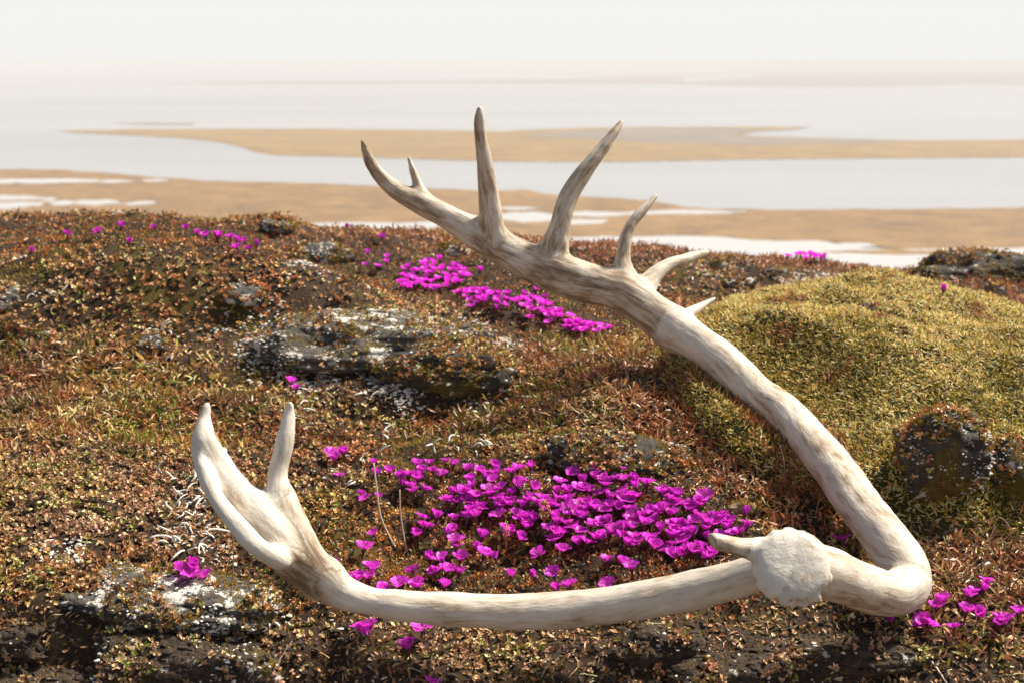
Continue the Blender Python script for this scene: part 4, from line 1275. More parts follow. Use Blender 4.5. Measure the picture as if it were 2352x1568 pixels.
# ------------------------------------------------------------------ moss cushion
def cushion():
    root = thing('moss_cushion', 'big domed golden green moss cushion right of the antler beam', 'plant', (CUSH[0], CUSH[1], -0.45))
    o = np.array([CUSH[0], CUSH[1], -0.45])
    th = np.linspace(0, 2 * np.pi, 73)[:-1]
    rr = np.linspace(0, 1.0, 40) ** 0.8
    Xc = CUSH[0] + CUSH[2] * rr[:, None] * np.cos(th)[None]
    Yc = CUSH[1] + CUSH[3] * rr[:, None] * np.sin(th)[None]
    Zc = height(Xc, Yc) + 0.002
    Vc = np.stack([Xc, Yc, Zc], -1).reshape(-1, 3) - o
    i = np.arange(72)[None, :] + 72 * np.arange(39)[:, None]
    j = (np.arange(72) + 1) % 72 + 72 * np.arange(39)[:, None]
    Fc = np.stack([i, j, j + 72, i + 72], -1).reshape(-1, 4)[:, ::-1]
    link('cushion_body', mesh_np('cushion_body', Vc, Fc, smooth=True), simple_mat('cushion_core', (0.035, 0.035, 0.008), 0.9, 0.4, 300.0, 0.5), root)
    n = 170000
    a = rng.random(n) * 2 * np.pi
    r = np.sqrt(rng.random(n))
    x = CUSH[0] + CUSH[2] * 1.03 * r * np.cos(a)
    y = CUSH[1] + CUSH[3] * 1.03 * r * np.sin(a)
    _, d2 = cushion_h(x, y)
    z = height(x, y)
    nr = normal_at(x, y, 0.006)
    vis = (d2 < 1.0) & ((nr * np.stack([-x, -y, -z], 1)).sum(1) > -0.12 * np.sqrt(x * x + y * y + z * z)) & (np.abs(x) < 0.40 * y + 0.12)
    x, y, z, nr = x[vis], y[vis], z[vis], nr[vis]
    n = len(x)
    pos = np.stack([x, y, z], 1) - o
    straw = np.clip(0.54 + 0.5 * fbm(x * 16, y * 16, x * 0, 3, 141) + 0.9 * (y - 1.72), 0.12, 0.85)
    isst = rng.random(n) < straw
    c = palette(n, [(0.5, .115, .102, .012), (0.3, .066, .066, .009), (0.2, .21, .165, .028)])
    c[isst] = palette(isst.sum(), [(0.5, .45, .36, .19), (0.22, .36, .28, .10), (0.22, .56, .48, .31), (0.06, .22, .10, .03)])
    dead = fbm(x * 21, y * 21, x * 0, 3, 147) > 0.47
    c[dead] = palette(dead.sum(), [(0.6, .16, .085, .03), (0.4, .24, .17, .09)])
    tip = np.clip(c * np.where(isst, 1.1, 1.5)[:, None], 0, .7)
    arr = leaves(pos + nr * U(n, 0, .0025)[:, None], nr, rng.random(n) * 6.28, np.where(isst, U(n, .05, 1.0), U(n, .35, 1.45)), np.where(isst, U(n, .0055, .0092), U(n, .0045, .0072)), np.where(isst, U(n, .0013, .0020), U(n, .0011, .0017)), U(n, -1.4, .8), U(n, 0, .2), c, 4, False, 'lance', tip)
    v, f, cc = arr
    link('moss_shoots', mesh_np('moss_shoots', v, f, cc), M_MOSS, root, kind='stuff')
    return root
cushion()

# ------------------------------------------------------------------ saxifrage flowers
def petal_material():
    m, t, b = new_mat('magenta_petal')
    a = N(t, 'ShaderNodeAttribute', attribute_name='Col')
    oi = N(t, 'ShaderNodeObjectInfo')
    hs = N(t, 'ShaderNodeHueSaturation')
    mrh = N(t, 'ShaderNodeMapRange')
    mrh.inputs['To Min'].default_value = 0.480; mrh.inputs['To Max'].default_value = 0.511
    mrv = N(t, 'ShaderNodeMapRange')
    mrv.inputs['To Min'].default_value = 0.74; mrv.inputs['To Max'].default_value = 1.40
    mlt = N(t, 'ShaderNodeMath', operation='MULTIPLY'); mlt.inputs[1].default_value = 7.31
    fr = N(t, 'ShaderNodeMath', operation='FRACT')
    t.links.new(oi.outputs['Random'], mrh.inputs['Value'])
    t.links.new(oi.outputs['Random'], mlt.inputs[0]); t.links.new(mlt.outputs[0], fr.inputs[0]); t.links.new(fr.outputs[0], mrv.inputs['Value'])
    t.links.new(mrh.outputs[0], hs.inputs['Hue']); t.links.new(mrv.outputs[0], hs.inputs['Value'])
    t.links.new(a.outputs['Color'], hs.inputs['Color'])
    t.links.new(hs.outputs[0], b.inputs['Base Color'])
    b.inputs['Roughness'].default_value = 0.45
    b.inputs['Specular IOR Level'].default_value = 0.3
    tr = N(t, 'ShaderNodeBsdfTranslucent')
    t.links.new(hs.outputs[0], tr.inputs['Color'])
    ms = N(t, 'ShaderNodeMixShader'); ms.inputs['Fac'].default_value = 0.42
    t.links.new(b.outputs[0], ms.inputs[1]); t.links.new(tr.outputs[0], ms.inputs[2])
    t.links.new(ms.outputs[0], t.nodes['Material Output'].inputs['Surface'])
    return m
M_PETAL = petal_material()
M_CALYX = leaf_material('calyx', 0.5, 0.15, 0.4)
M_STAMEN = leaf_material('stamen', 0.5, 0.1, 0.3)

def petal_mesh(openness, seed, wide=1.0, curlout=0.6):
    """one petal of a bell: leaves the cup near the axis, rises, then flares by openness"""
    r = random.Random(seed)
    nu, nv = 7, 5
    Lp = 0.0086
    V, C = [], []
    px_, pz_ = 0.0006, 0.0028
    for i in range(nu):
        u = i / (nu - 1)
        ang = math.radians(90 - openness * (0.75 + 0.25 * u) - 34 * curlout * max(0, u - 0.55) / 0.45)
        if i:
            px_ += Lp / (nu - 1) * math.cos(ang); pz_ += Lp / (nu - 1) * math.sin(ang)
        wdt = 0.0076 * wide * (0.30 + 0.70 * math.sin(min(1, u * 1.25) * math.pi / 2)) * math.sqrt(max(0.16, 1 - max(0, (u - 0.55) / 0.47) ** 2.6))
        for j in range(nv):
            v = j / (nv - 1) * 2 - 1
            y = v * wdt / 2
            cup = 0.0011 * v * v * (1 - 0.4 * u)
            wv_ = 0.0004 * math.sin(v * 4 + seed) * u
            V.append((px_ - cup * math.sin(ang) + r.gauss(0, .00012), y, pz_ + cup * math.cos(ang) + wv_ + r.gauss(0, .00012)))
            vein = 0.90 if j % 2 == 0 else 1.06
            base = np.array([0.70, 0.050, 0.60]) * vein
            pale = np.array([0.74, 0.32, 0.66])
            k = max(0, 1 - u * 2.6)
            C.append(base * (1 - k) + pale * k)
    F = [(i * nv + j, i * nv + j + 1, (i + 1) * nv + j + 1, (i + 1) * nv + j) for i in range(nu - 1) for j in range(nv - 1)]
    me = mesh_np('petal', np.array(V), np.array(F), np.clip(np.array(C), 0, .9), smooth=True)
    me.materials.append(M_PETAL)
    return me

PETALS = {}
for nm_, op, wd, co in (('open', 48, 1.05, .8), ('bell', 33, 1.0, .6), ('flat', 62, 1.05, .5), ('cup', 22, 1.0, .25), ('bud', 6, .85, -.9)):
    PETALS[nm_] = [petal_mesh(op + d, k * 3 + len(nm_), wd, co) for k, d in enumerate((-5, 0, 6))]

def calyx_mesh():
    v, f = tube_arrays([(0, 0, -.006), (0.0002, 0, -.002), (0, 0, .0012), (0, 0, .003)], [.0005, .0006, .0014, .0017], 7, True)
    c = np.repeat(np.array([[.12, .035, .03]]), len(v), 0)
    n = 5
    hd = np.arange(n) * 2 * math.pi / 5 + .6
    a = leaves(np.stack([np.cos(hd) * .0010, np.sin(hd) * .0010, np.full(n, .0018)], 1), np.tile([0, 0, 1.0], (n, 1)), hd, np.full(n, .95), np.full(n, .0042), np.full(n, .0022), np.full(n, .2), np.full(n, .3),
               np.tile([.13, .028, .035], (n, 1)), 3, True, 'oval')
    q = np.vstack([np.stack([a[1][:, 0], a[1][:, 1], a[1][:, 2]], 1), np.stack([a[1][:, 0], a[1][:, 2], a[1][:, 3]], 1)])
    me = mesh_np('calyx', np.vstack([v, a[0]]), np.vstack([f, q + len(v)]), np.vstack([c, a[2]]))
    me.materials.append(M_CALYX)
    return me
ME_CALYX = calyx_mesh()

def stamen_mesh(seed):
    r = random.Random(seed)
    V, F, C, off = [], [], [], 0
    for k in range(9):
        a = k / 9 * 6.28 + r.uniform(-.2, .2)
        h = r.uniform(.0072, .0098)
        o = r.uniform(.0018, .0034)
        e = np.array([math.cos(a) * o, math.sin(a) * o, h])
        v, f = tube_arrays([(math.cos(a) * .0006, math.sin(a) * .0006, .003), e * np.array([.75, .75, .75]), e], .00013, 3, False)
        V.append(v); F.append(f + off); off += len(v); C.append(np.repeat([[.62, .05, .5]], len(v), 0))
        v, f = ICO1
        dark = r.random() < .62
        v = v * np.array([.00036, .00036, .00052]) + e
        V.append(v); F.append(f + off); off += len(v)
        C.append(np.repeat([[.012, .008, .03] if dark else [.55, .12, .03]], len(v), 0))
    me = mesh_np('stamens', np.vstack(V), np.vstack(F), np.vstack(C))
    me.materials.append(M_STAMEN)
    return me
STAMENS = [stamen_mesh(k) for k in range(3)]

frnd = random.Random(23)
n_flowers = 0
def flower(x, y, z, label, group, form=None, size=1.0, lift=0.0085, lean=None):
    global n_flowers
    n_flowers += 1
    t = thing('saxifrage_flower', label, 'flower', (x, y, z + lift), group)
    form = form or frnd.choice(['open', 'open', 'open', 'bell', 'bell', 'bell', 'flat', 'cup'])
    lx, ly = lean if lean else (frnd.gauss(0.10, .25), frnd.gauss(-0.03, .22))
    t.rotation_euler = (lx, ly, frnd.uniform(0, 6.28))
    s = 1.20 * size * frnd.uniform(.86, 1.12)
    t.scale = (s, s, s)
    ph = frnd.uniform(0, 1)
    ms = PETALS[form]
    for k in range(5):
        p = link('petal', frnd.choice(ms), None, t)
        p.rotation_euler = (frnd.gauss(0, .05), frnd.gauss(0, .09), ph + k * 2 * math.pi / 5 + frnd.gauss(0, .07))
    link('calyx', ME_CALYX, None, t)
    if form != 'bud':
        o = link('stamens', frnd.choice(STAMENS), None, t)
        o.rotation_euler = (0, 0, frnd.uniform(0, 6.28))
    return t

def c4(p):      # coordinates read off an enlarged crop of the flower mat
    return [(689 + a * .43945, 976.1 + b * .43945) for a, b in p]
def c7(p):
    return [(689 + a * .3906, 574.2 + b * .3906) for a, b in p]

def inside(poly, x, y):
    c = False
    for (x0, y0), (x1, y1) in zip(poly, poly[1:] + poly[:1]):
        if (y0 > y) != (y1 > y) and x < (x1 - x0) * (y - y0) / (y1 - y0) + x0:
            c = not c
    return c

def fill(poly, n, dmin, seed):
    r = random.Random(seed)
    xs_ = [p[0] for p in poly]; ys_ = [p[1] for p in poly]
    out = []
    for _ in range(20000):
        x, y = r.uniform(min(xs_), max(xs_)), r.uniform(min(ys_), max(ys_))
        if inside(poly, x, y) and all(((x - a) / 1.0) ** 2 + ((y - b) / .62) ** 2 > dmin ** 2 for a, b in out):
            out.append((x, y))
            if len(out) >= n:
                break
    return out

ORD = ['first', 'second', 'third', 'fourth', 'fifth', 'sixth', 'seventh', 'eighth', 'ninth', 'tenth', 'eleventh', 'twelfth', 'thirteenth', 'fourteenth', 'fifteenth', 'sixteenth', 'seventeenth', 'eighteenth', 'nineteenth', 'twentieth']
TENS = {20: 'twenty', 30: 'thirty'}
def ordinal(k):
    return ORD[k] if k < 20 else TENS[(k + 1) // 10 * 10] + '-' + ORD[k % 10] if (k + 1) % 10 else 'thirtieth'

def by_place(pts, what):
    """one label per flower: counted from the left inside its own small patch"""
    order = sorted(range(len(pts)), key=lambda k: pts[k][0])
    out = [None] * len(pts)
    for r, k in enumerate(order):
        out[k] = ('leftmost ' if r == 0 else 'rightmost ' if r == len(pts) - 1 else ordinal(r) + ' from the left, ') + what
    return out

MARKS = [('the knobbly green flower spike', 1249, 1170), ('the slender orange flower spike', 1162, 1215), ('the broken end of the brow tine', 1640, 1240), ('the small tan stone', 1703, 1168),
         ('the largest round green leaves', 1210, 1272), ('the dark green leaf clump', 955, 1155), ('the grey slab', 1480, 1105), ('the burr of the antler', 1740, 1225), ('the dark green round leaf', 1502, 1266)]
def by_mark(pts):
    """one label per flower: nearest landmark, side of it, rank by distance"""
    box_ = {}
    for k, (x, y) in enumerate(pts):
        m = min(range(len(MARKS)), key=lambda q: (x - MARKS[q][1]) ** 2 + 2.5 * (y - MARKS[q][2]) ** 2)
        dx, dy = x - MARKS[m][1], (y - MARKS[m][2]) * 1.4
        side = ('right of' if dx > 0 else 'left of') if abs(dx) > abs(dy) else ('in front of' if dy > 0 else 'behind')
        box_.setdefault((m, side), []).append((dx * dx + dy * dy, k))
    out = [None] * len(pts)
    for (m, side), lst in box_.items():
        for r, (_, k) in enumerate(sorted(lst)):
            out[k] = 'magenta flower ' + ('nearest' if r == 0 else ordinal(r) + ' nearest') + ' ' + side + ' ' + MARKS[m][0]
    return out

def plant(pts, label, group, form=None, size=1.0, jit=0.0, lift=0.0085, head_at=True):
    if not pts:
        return
    a = np.array(pts, float)
    # the heads stand about a centimetre above the mat: aim the foot a little lower
    g0 = ground_pt(a[:, 0], a[:, 1])
    g = ground_pt(a[:, 0], a[:, 1] + (0.0115 * FPX / g0[:, 1] if head_at else 0))
    labs = label if isinstance(label, list) else [label] * len(pts)
    for k in range(len(pts)):
        flower(g[k, 0], g[k, 1], g[k, 2], labs[k], group, form if not isinstance(form, list) else form[k], size, lift)

back_row = c4([(400, 262), (470, 243), (530, 275), (570, 258), (610, 215), (680, 205), (640, 245), (700, 250), (735, 265), (615, 290), (530, 325), (580, 320), (645, 345), (590, 350),
               (770, 200), (800, 215), (880, 235), (930, 235), (1010, 225), (960, 255), (1040, 255), (1110, 250), (1150, 285), (1135, 240), (1205, 225), (900, 295), (960, 290), (1010, 290)])
plant(back_row, by_place(back_row, 'flower on the back left edge of the mat'), 'flowers along the back left edge of the big mat', size=.95)
rock_row = c4([(1350, 305), (1430, 265), (1560, 220), (1535, 235), (1670, 250), (1480, 290), (1545, 275), (1600, 300), (1650, 295), (1690, 300), (1730, 300), (1450, 340), (1520, 345), (1590, 330), (1810, 325)])
plant(rock_row, by_place(rock_row, 'magenta flower at the foot of the grey slab'), 'flowers at the foot of the grey slab')
dense = c4([(750, 350), (870, 320), (1300, 345), (1700, 320), (1900, 330), (2000, 370), (2160, 390), (2200, 470), (2340, 520), (2352, 600), (2120, 610), (2180, 690), (1900, 690), (1800, 600), (1650, 660), (1560, 630),
            (1400, 650), (1290, 600), (1330, 490), (1030, 500), (860, 490), (750, 420)])
dpts = fill(dense, 150, 13.2, 5)
plant(dpts, by_mark(dpts), 'flowers in the dense middle of the big mat', size=1.02)
front_scatter = c4([(630, 470), (710, 500), (805, 490), (870, 475), (650, 540), (605, 575), (795, 555), (945, 585), (1060, 570), (1100, 560), (1140, 600), (1180, 540), (815, 605), (815, 650), (955, 690), (1030, 695),
                    (835, 695), (680, 690), (745, 720), (1255, 668), (1370, 650), (1605, 700), (1680, 710), (1730, 640), (1735, 755), (1330, 780), (1100, 790), (760, 765), (710, 790), (830, 765), (600, 770), (700, 760),
                    (2155, 695), (1950, 670), (2045, 665), (2100, 670)])
plant(front_scatter, by_place(front_scatter, 'magenta flower standing apart before the dense mat'), 'flowers standing apart at the front of the mat')
beam_row = c4([(425, 850), (520, 840), (620, 860), (750, 850), (1340, 865), (1415, 860), (1615, 835)])
plant(beam_row, by_place(beam_row, 'magenta flower peeping over the lower branch'), 'flowers peeping over the lower branch')
corner = c4([(375, 755), (305, 815), (365, 805), (255, 815), (330, 645)])
plant(corner, by_place(corner, 'magenta flower in the bunch beside the small palm'), 'bunch beside the small palm')
plant(*(lambda q: (q, by_place(q, 'flower of the trio above the white stalks')))(c4([(155, 150), (230, 155), (187, 190)])), 'trio left of the mat')
plant(c4([(380, 195), (345, 370), (410, 385), (320, 360), (395, 575), (208, 262)]), ['magenta flower behind the tip of the taller white stalk', 'magenta flower low between rosettes left of taller white stalk', 'magenta flower low beside the foot of the taller white stalk',
      'leftmost of the low flowers left of the taller white stalk', 'crumpled magenta flower lying below the taller white stalk', 'tiny magenta flower under the trio left of the mat'], None, size=.8)
plant(c4([(770, 580), (910, 635), (1230, 800), (2320, 467), (2215, 530)]), ['dark magenta bud at the left front of the flower mat', 'dark magenta bud in the middle front of the flower mat', 'closed magenta bud near the front branch below the mat', 'fat magenta bud in front of the small tan stone', 'magenta bud at the right end of the mat'], None, form='bud')
plant([(765, 1303)], ['magenta flower half hidden by the edge of small palm'], None)
# upper drift under the crown
upA = fill(c7([(580, 170), (650, 100), (800, 60), (880, 100), (1000, 150), (960, 200), (880, 250), (700, 250), (590, 240)]), 52, 10, 6)
mass_pts = upA + fill(c7([(900, 255), (1280, 268), (1545, 365), (1530, 425), (1300, 340), (1000, 315)]), 34, 11, 16) + fill(c7([(1500, 400), (1600, 415), (1840, 488), (1660, 496), (1530, 460)]), 14, 11, 17)
upB = fill(c7([(900, 265), (1100, 245), (1270, 275), (1250, 325), (1000, 315)]), 14, 12, 7)
plant(upB, by_place(upB, 'flower in the narrow drift below the upper patch'), 'flowers in the narrow drift', size=.95)
upC = c7([(1010, 345), (1150, 320), (1150, 345), (1195, 325), (1245, 315), (1305, 335), (1360, 290), (1400, 295), (1440, 290), (1415, 325), (1470, 350), (1520, 365), (1360, 365), (1415, 375), (1440, 372), (1355, 405), (1450, 400), (1490, 405), (1515, 395), (1470, 420)])
plant(upC, by_place(upC, 'flower in the loose cluster under the crown'), 'flowers in the loose cluster under the crown', size=.95)
upE = fill(c7([(1520, 450), (1590, 420), (1730, 455), (1830, 488), (1660, 492), (1550, 470)]), 10, 11, 8)
plant(upE, by_place(upE, 'flower in the strip touching the leafy mound'), 'flowers in the lowest strip', size=.95)
plant(*(lambda q: (q, by_place(q, 'pale flower of three left of the upper patch')))(c7([(395, 95), (455, 97), (515, 85)])), 'three flowers left of the upper patch', size=.95)
plant(c7([(400, 30), (515, 45), (925, 100), (1055, 140), (1390, 235), (1440, 230), (270, -5)]), ['small reddish bud up left of the upper patch', 'pinkish bud above the row of three', 'single magenta flower right above the upper patch', 'single wide magenta flower right of the upper patch',
      'magenta flower close under the crown edge, left one', 'magenta flower half hidden by the antler crown', 'pale magenta flower alone beside the lichened rock'], None, size=.95)
ridge_row = [(432, 530), (455, 541), (475, 547), (497, 542), (500, 550), (530, 550), (545, 560), (565, 557), (590, 567), (575, 574), (548, 570)]
plant(ridge_row, by_place(ridge_row, 'pale flower in the row on the left ridge'), 'row of flowers on the left ridge', form=['bell', 'cup', 'bell', 'cup', 'bell', 'open', 'cup', 'bell', 'cup', 'bell', 'open'], size=1.05)
plant([(68, 580), (156, 543), (230, 537), (278, 522), (297, 561), (358, 527), (797, 524), (880, 551)], ['leftmost magenta flower on the left ridge', 'second magenta flower from the left on the ridge', 'pale wide magenta flower on the left ridge among grey stones', 'tall magenta cup on the skyline of the left ridge',
      'small magenta bud on the left ridge slope', 'flat pale magenta flower on the left ridge top', 'tiny magenta bud on the skyline left of the crown', 'small magenta flower under the outer tine of the crown'], None, form=['cup', 'bell', 'open', 'cup', 'bud', 'open', 'bud', 'bell'], size=1.05)
mass_pts = mass_pts + [(1808, 592), (1830, 590), (1838, 588), (1846, 587), (1854, 585), (1861, 588), (1868, 589), (1876, 591), (1884, 593), (1895, 597), (1850, 595), (1870, 598), (1885, 599)]
def flower_mass(pts):
    """the far flowers that run together: one joined mesh"""
    a = np.array(pts, float)
    g = ground_pt(a[:, 0], a[:, 1] + 12)
    V, F, C, MI, off = [], [], [], [], 0
    def add(me, M, mi):
        nonlocal off
        n = len(me.vertices)
        co = np.empty(n * 3, np.float32); me.vertices.foreach_get('co', co)
        cc = np.empty(n * 4, np.float32); me.attributes['Col'].data.foreach_get('color', cc)
        co = co.reshape(-1, 3) @ np.array(M.to_3x3()).T + np.array(M.translation)
        for p in me.polygons:
            q = list(p.vertices)
            for k in range(1, len(q) - 1):
                F.append((q[0] + off, q[k] + off, q[k + 1] + off)); MI.append(mi)
        V.append(co); C.append(cc.reshape(-1, 4)[:, :3] * bright); off += n
    for k in range(len(pts)):
        bright = frnd.uniform(.85, 1.2)
        s_ = 1.15 * frnd.uniform(.88, 1.1)
        M0 = Matrix.Translation((g[k, 0], g[k, 1], g[k, 2] + .0085)) @ Euler((frnd.gauss(.1, .2), frnd.gauss(0, .2), frnd.uniform(0, 6.28))).to_matrix().to_4x4() @ Matrix.Scale(s_, 4)
        ms = PETALS[frnd.choice(['open', 'bell', 'cup', 'open'])]
        for q in range(5):
            add(frnd.choice(ms), M0 @ Matrix.Rotation(q * 2 * math.pi / 5, 4, 'Z'), 0)
        add(ME_CALYX, M0, 1)
    me = mesh_np('saxifrage_flowers', np.vstack(V), np.array(F), np.clip(np.vstack(C), 0, .9))
    me.materials.append(M_PETAL); me.materials.append(M_CALYX)
    me.polygons.foreach_set('material_index', np.array(MI, np.int32))
    link('saxifrage_flowers', me, None, kind='stuff')
flower_mass(mass_pts)
plant([(2165, 668)], ['tiny magenta bud in the reddish heather at far right'], None, form='bud', size=.9)
plant([(668, 880), (680, 897)], ['upper of two pale flowers above the right point of the small palm', 'lower of two pale flowers above the right point of the small palm'], None, size=1.0)
plant(*(lambda q: (q, by_place(q, 'purple flower in the bunch left of the small palm')))([(410, 1302), (430, 1298), (440, 1325), (437, 1312), (472, 1328)]), 'bunch left of the small palm')
plant([(518, 1384)], ['single shaded purple flower under the small palm'], None, form='cup')
plant(*(lambda q: (q, by_place(q, 'purple flower shaded by the lower branch')))([(848, 1432), (852, 1466), (830, 1448), (970, 1446)]), 'shaded flowers under the lower branch')
plant([(940, 1491), (990, 1562)], ['dark purple flower below the shaded bunch', 'magenta flower cut off by the bottom edge'], None)
plant(*(lambda q: (q, by_place(q, 'flower on the ground under the antler bend')))([(2050, 1421), (2100, 1428), (2130, 1440), (2118, 1432)]), 'flowers under the bend')
plant([(2190, 1441), (2150, 1392), (2165, 1390), (2215, 1412), (2245, 1416)], ['round single magenta flower right of the bend', 'magenta flower touching the bend of the antler', 'magenta flower behind the bend', 'tiny magenta flower on dry leaves at the right', 'small pale magenta flower at the right'], None, size=.95)
plant(*(lambda q: (q, by_place(q, 'magenta flower in the upper bunch at the right edge')))([(2240, 1350), (2256, 1356), (2222, 1366), (2262, 1340)]), 'upper bunch at the right edge')
plant(*(lambda q: (q, by_place(q, 'magenta flower in the lower bunch at the right edge')))([(2290, 1415), (2310, 1422), (2338, 1402), (2310, 1437), (2295, 1428)]), 'lower bunch at the right edge')
plant([(2105, 1270), (1935, 1241)], ['pale pink flower behind the bend of the antler beam', 'shaded purple flower between burr and upper beam'], None)
print('flowers', n_flowers)

# ------------------------------------------------------------------ stalks, leaves, twigs and strands
def stalk(pts, label, cat='stalk', name='dry_stalk', r0=.0009, r1=.0005, col=(.5, .42, .31), head=None, kinds=None):
    """pts: px, py and distance in front of / behind the ground at the foot"""
    foot = ground_pt(pts[0][0], pts[0][1])[0]
    W = [foot - np.array([0, 0, .004])]
    for q in pts[1:]:
        W.append(P(q[0], q[1], foot[1] + (q[2] if len(q) > 2 else 0)))
    W = np.array(W)
    c = spline(W, 5)
    root = thing(name, label, cat, tuple(foot))
    rad = np.linspace(r0, r1, len(c))
    v, f = tube_arrays(c - foot, rad, 6)
    link('stem', mesh_np('stem', v, f, np.repeat([col], len(v), 0) * (1 + .12 * rng.normal(size=(len(v), 1))), smooth=True), M_STALK, root)
    if head == 'tuft':
        tip = c[-1] - foot
        V, F, off = [], [], 0
        for k in range(7):
            a = k * .9
            d = np.array([math.cos(a) * .7, math.sin(a) * .5, .8]); d /= np.linalg.norm(d)
            L = .006 + .003 * (k % 3)
            side = np.array([math.cos(a + 1.2), 0.2, .6]) * .003
            v, f = tube_arrays([tip, tip + d * L * .6, tip + d * L, tip + d * L + side], .00025, 4)
            V.append(v); F.append(f + off); off += len(v)
        V = np.vstack(V)
        link('seed_tuft', mesh_np('seed_tuft', V, np.vstack(F), np.repeat([col], len(V), 0)), M_STALK, root)
    return root

stalk([(912, 1258), (893, 1228), (873, 1180), (864, 1110), (858, 1062)], 'taller white dry stalk leaning left at the left side of the flower mat', r0=.0011, r1=.0008, col=(.66, .58, .44))
stalk([(938, 1272), (929, 1238), (920, 1180), (918, 1124)], 'shorter white dry stalk left of the flower mat', r0=.0010, r1=.0007, col=(.60, .50, .37))
stalk([(520, 1440), (528, 1380), (536, 1300), (534, 1216)], 'thin brown stem with a forked dry head before the small palm', 'stalk', 'dry_stalk', .0006, .0006, (.36, .22, .11), 'tuft')
stalk([(2245, 1335), (2268, 1262), (2288, 1195), (2302, 1190), (2325, 1215)], 'bent straw stalk with drooping tip at the right', r0=.0006, r1=.0004, col=(.40, .29, .17))
stalk([(1913, 1060), (1918, 1010), (1921, 990), (1917, 956)], 'hair thin dry stalk on the moss cushion beside the beam', r0=.0004, r1=.0003, col=(.45, .33, .2))
stalk([(1800, 940), (1822, 902), (1842, 870)], 'thin slanted stalk on the cushion above the orange spot', r0=.0004, r1=.0005, col=(.50, .36, .22))
stalk([(1806, 1118), (1801, 1062), (1791, 1020)], 'thin dry stem standing left of the beam in the shade', r0=.0005, r1=.0004, col=(.40, .26, .16))
stalk([(1746, 1095), (1733, 1050), (1720, 1010)], 'leaning dry stem in the leaf mat left of beam', r0=.0005, r1=.0004, col=(.45, .30, .18))
stalk([(1870, 1190), (1880, 1150), (1890, 1115)], 'brown dry stem between the burr and the upper beam', r0=.0005, r1=.0004, col=(.38, .25, .14))
stalk([(835, 640), (842, 605), (849, 572)], 'upright straw blade left of the crown by pink flowers', r0=.0006, r1=.0003, col=(.5, .36, .2))
stalk([(863, 646), (880, 620), (908, 592)], 'slanted straw blade with bent tip left of the crown', r0=.0006, r1=.0004, col=(.5, .36, .2))
stalk([(876, 560), (877, 530)], 'short straw blade on the skyline near the outer tine', r0=.0005, r1=.0003, col=(.5, .36, .2))
stalk([(2125, 655), (2130, 618)], 'left straw blade before the dark boulder on the skyline', r0=.0006, r1=.0003, col=(.45, .33, .18))
stalk([(2155, 655), (2160, 620)], 'right straw blade before the dark boulder on the skyline', r0=.0006, r1=.0003, col=(.45, .33, .18))
stalk([(200, 790), (206, 760), (209, 730)], 'lone straw blade on the left hummock', r0=.0006, r1=.0003, col=(.5, .36, .2))
stalk([(170, 870), (180, 830), (186, 805)], 'lone straw blade in the leaf mat at left', r0=.0006, r1=.0003, col=(.5, .36, .2))
stalk([(2130, 1390), (2165, 1400), (2200, 1404)], 'pale straw lying beside the bend of the antler', r0=.0006, r1=.0004, col=(.6, .5, .36))
stalk([(162, 1376), (163, 1422, -.012), (158, 1492, -.014)], 'white root hanging from the crusted lip at front left', 'root', 'hanging_root', .0007, .0011, (.62, .54, .43))
stalk([(100, 1375), (102, 1420, -.010), (96, 1460, -.012)], 'thin brown root hanging from the lip near the left edge', 'root', 'hanging_root', .0005, .0003, (.30, .20, .12))
stalk([(1240, 1560), (1258, 1525), (1285, 1490), (1295, 1475)], 'branching pale root on dark soil at the bottom centre', 'root', 'root', .0006, .0003, (.5, .42, .32))

def twig(pts, label, r=.0013, col=(.42, .36, .29), name='twig', forks=(), dz=0.0015):
    g = ground_pt([p[0] for p in pts], [p[1] for p in pts])
    g[:, 2] += r + dz
    root = thing(name, label, 'twig', tuple(g[0]))
    c = spline(g, 4)
    c = c + rng.normal(0, r * .25, c.shape)
    rad = np.linspace(r, r * .55, len(c)) * (1 + .18 * rng.normal(size=len(c)))
    v, f = tube_arrays(c - g[0], np.abs(rad), 6)
    link('stick', mesh_np('stick', v, f, np.repeat([col], len(v), 0) * (1 + .2 * rng.normal(size=(len(v), 1))), smooth=True), M_STALK, root)
    for fk in forks:
        h = ground_pt([p[0] for p in fk], [p[1] for p in fk])
        h[:, 2] += r + dz
        c = spline(h, 3)
        v, f = tube_arrays(c - g[0], np.linspace(r * .8, r * .35, len(c)), 5)
        link('side_twig', mesh_np('side_twig', v, f, np.repeat([col], len(v), 0), smooth=True), M_STALK, root)
    return root

twig([(1418, 993), (1390, 1000), (1352, 1001), (1330, 1018), (1312, 1032), (1266, 1054)], 'grey weathered branching twig across the slab behind the mat', .0022, (.40, .36, .31), forks=[[(1390, 1000), (1396, 1030), (1424, 1064)], [(1418, 993), (1458, 1012), (1502, 1036)]])
twig([(578, 1490), (605, 1506), (634, 1524)], 'short bleached stick at the bottom left of the antler', .0014, (.62, .55, .46))
twig([(634, 1524), (655, 1500), (672, 1486)], 'grey bent twig meeting the bleached stick', .0009, (.25, .2, .17))
twig([(908, 946), (920, 962), (940, 970), (985, 962), (1034, 950)], 'reddish creeping stem at the foot of the dark rock', .0012, (.22, .06, .035), name='creeping_stem')
twig([(1005, 1055), (1020, 1040), (1032, 1028)], 'dark brown twig sticking up behind the back row of flowers', .0011, (.10, .055, .035), dz=.004)
twig([(736, 730), (765, 745), (800, 758), (857, 765)], 'long thin curved straw on the lichen rock', .0006, (.45, .31, .18), dz=.003)
twig([(1880, 1480), (1870, 1500), (1905, 1540)], 'thin pale rootlet on the dark slab at lower right', .0006, (.5, .42, .33))
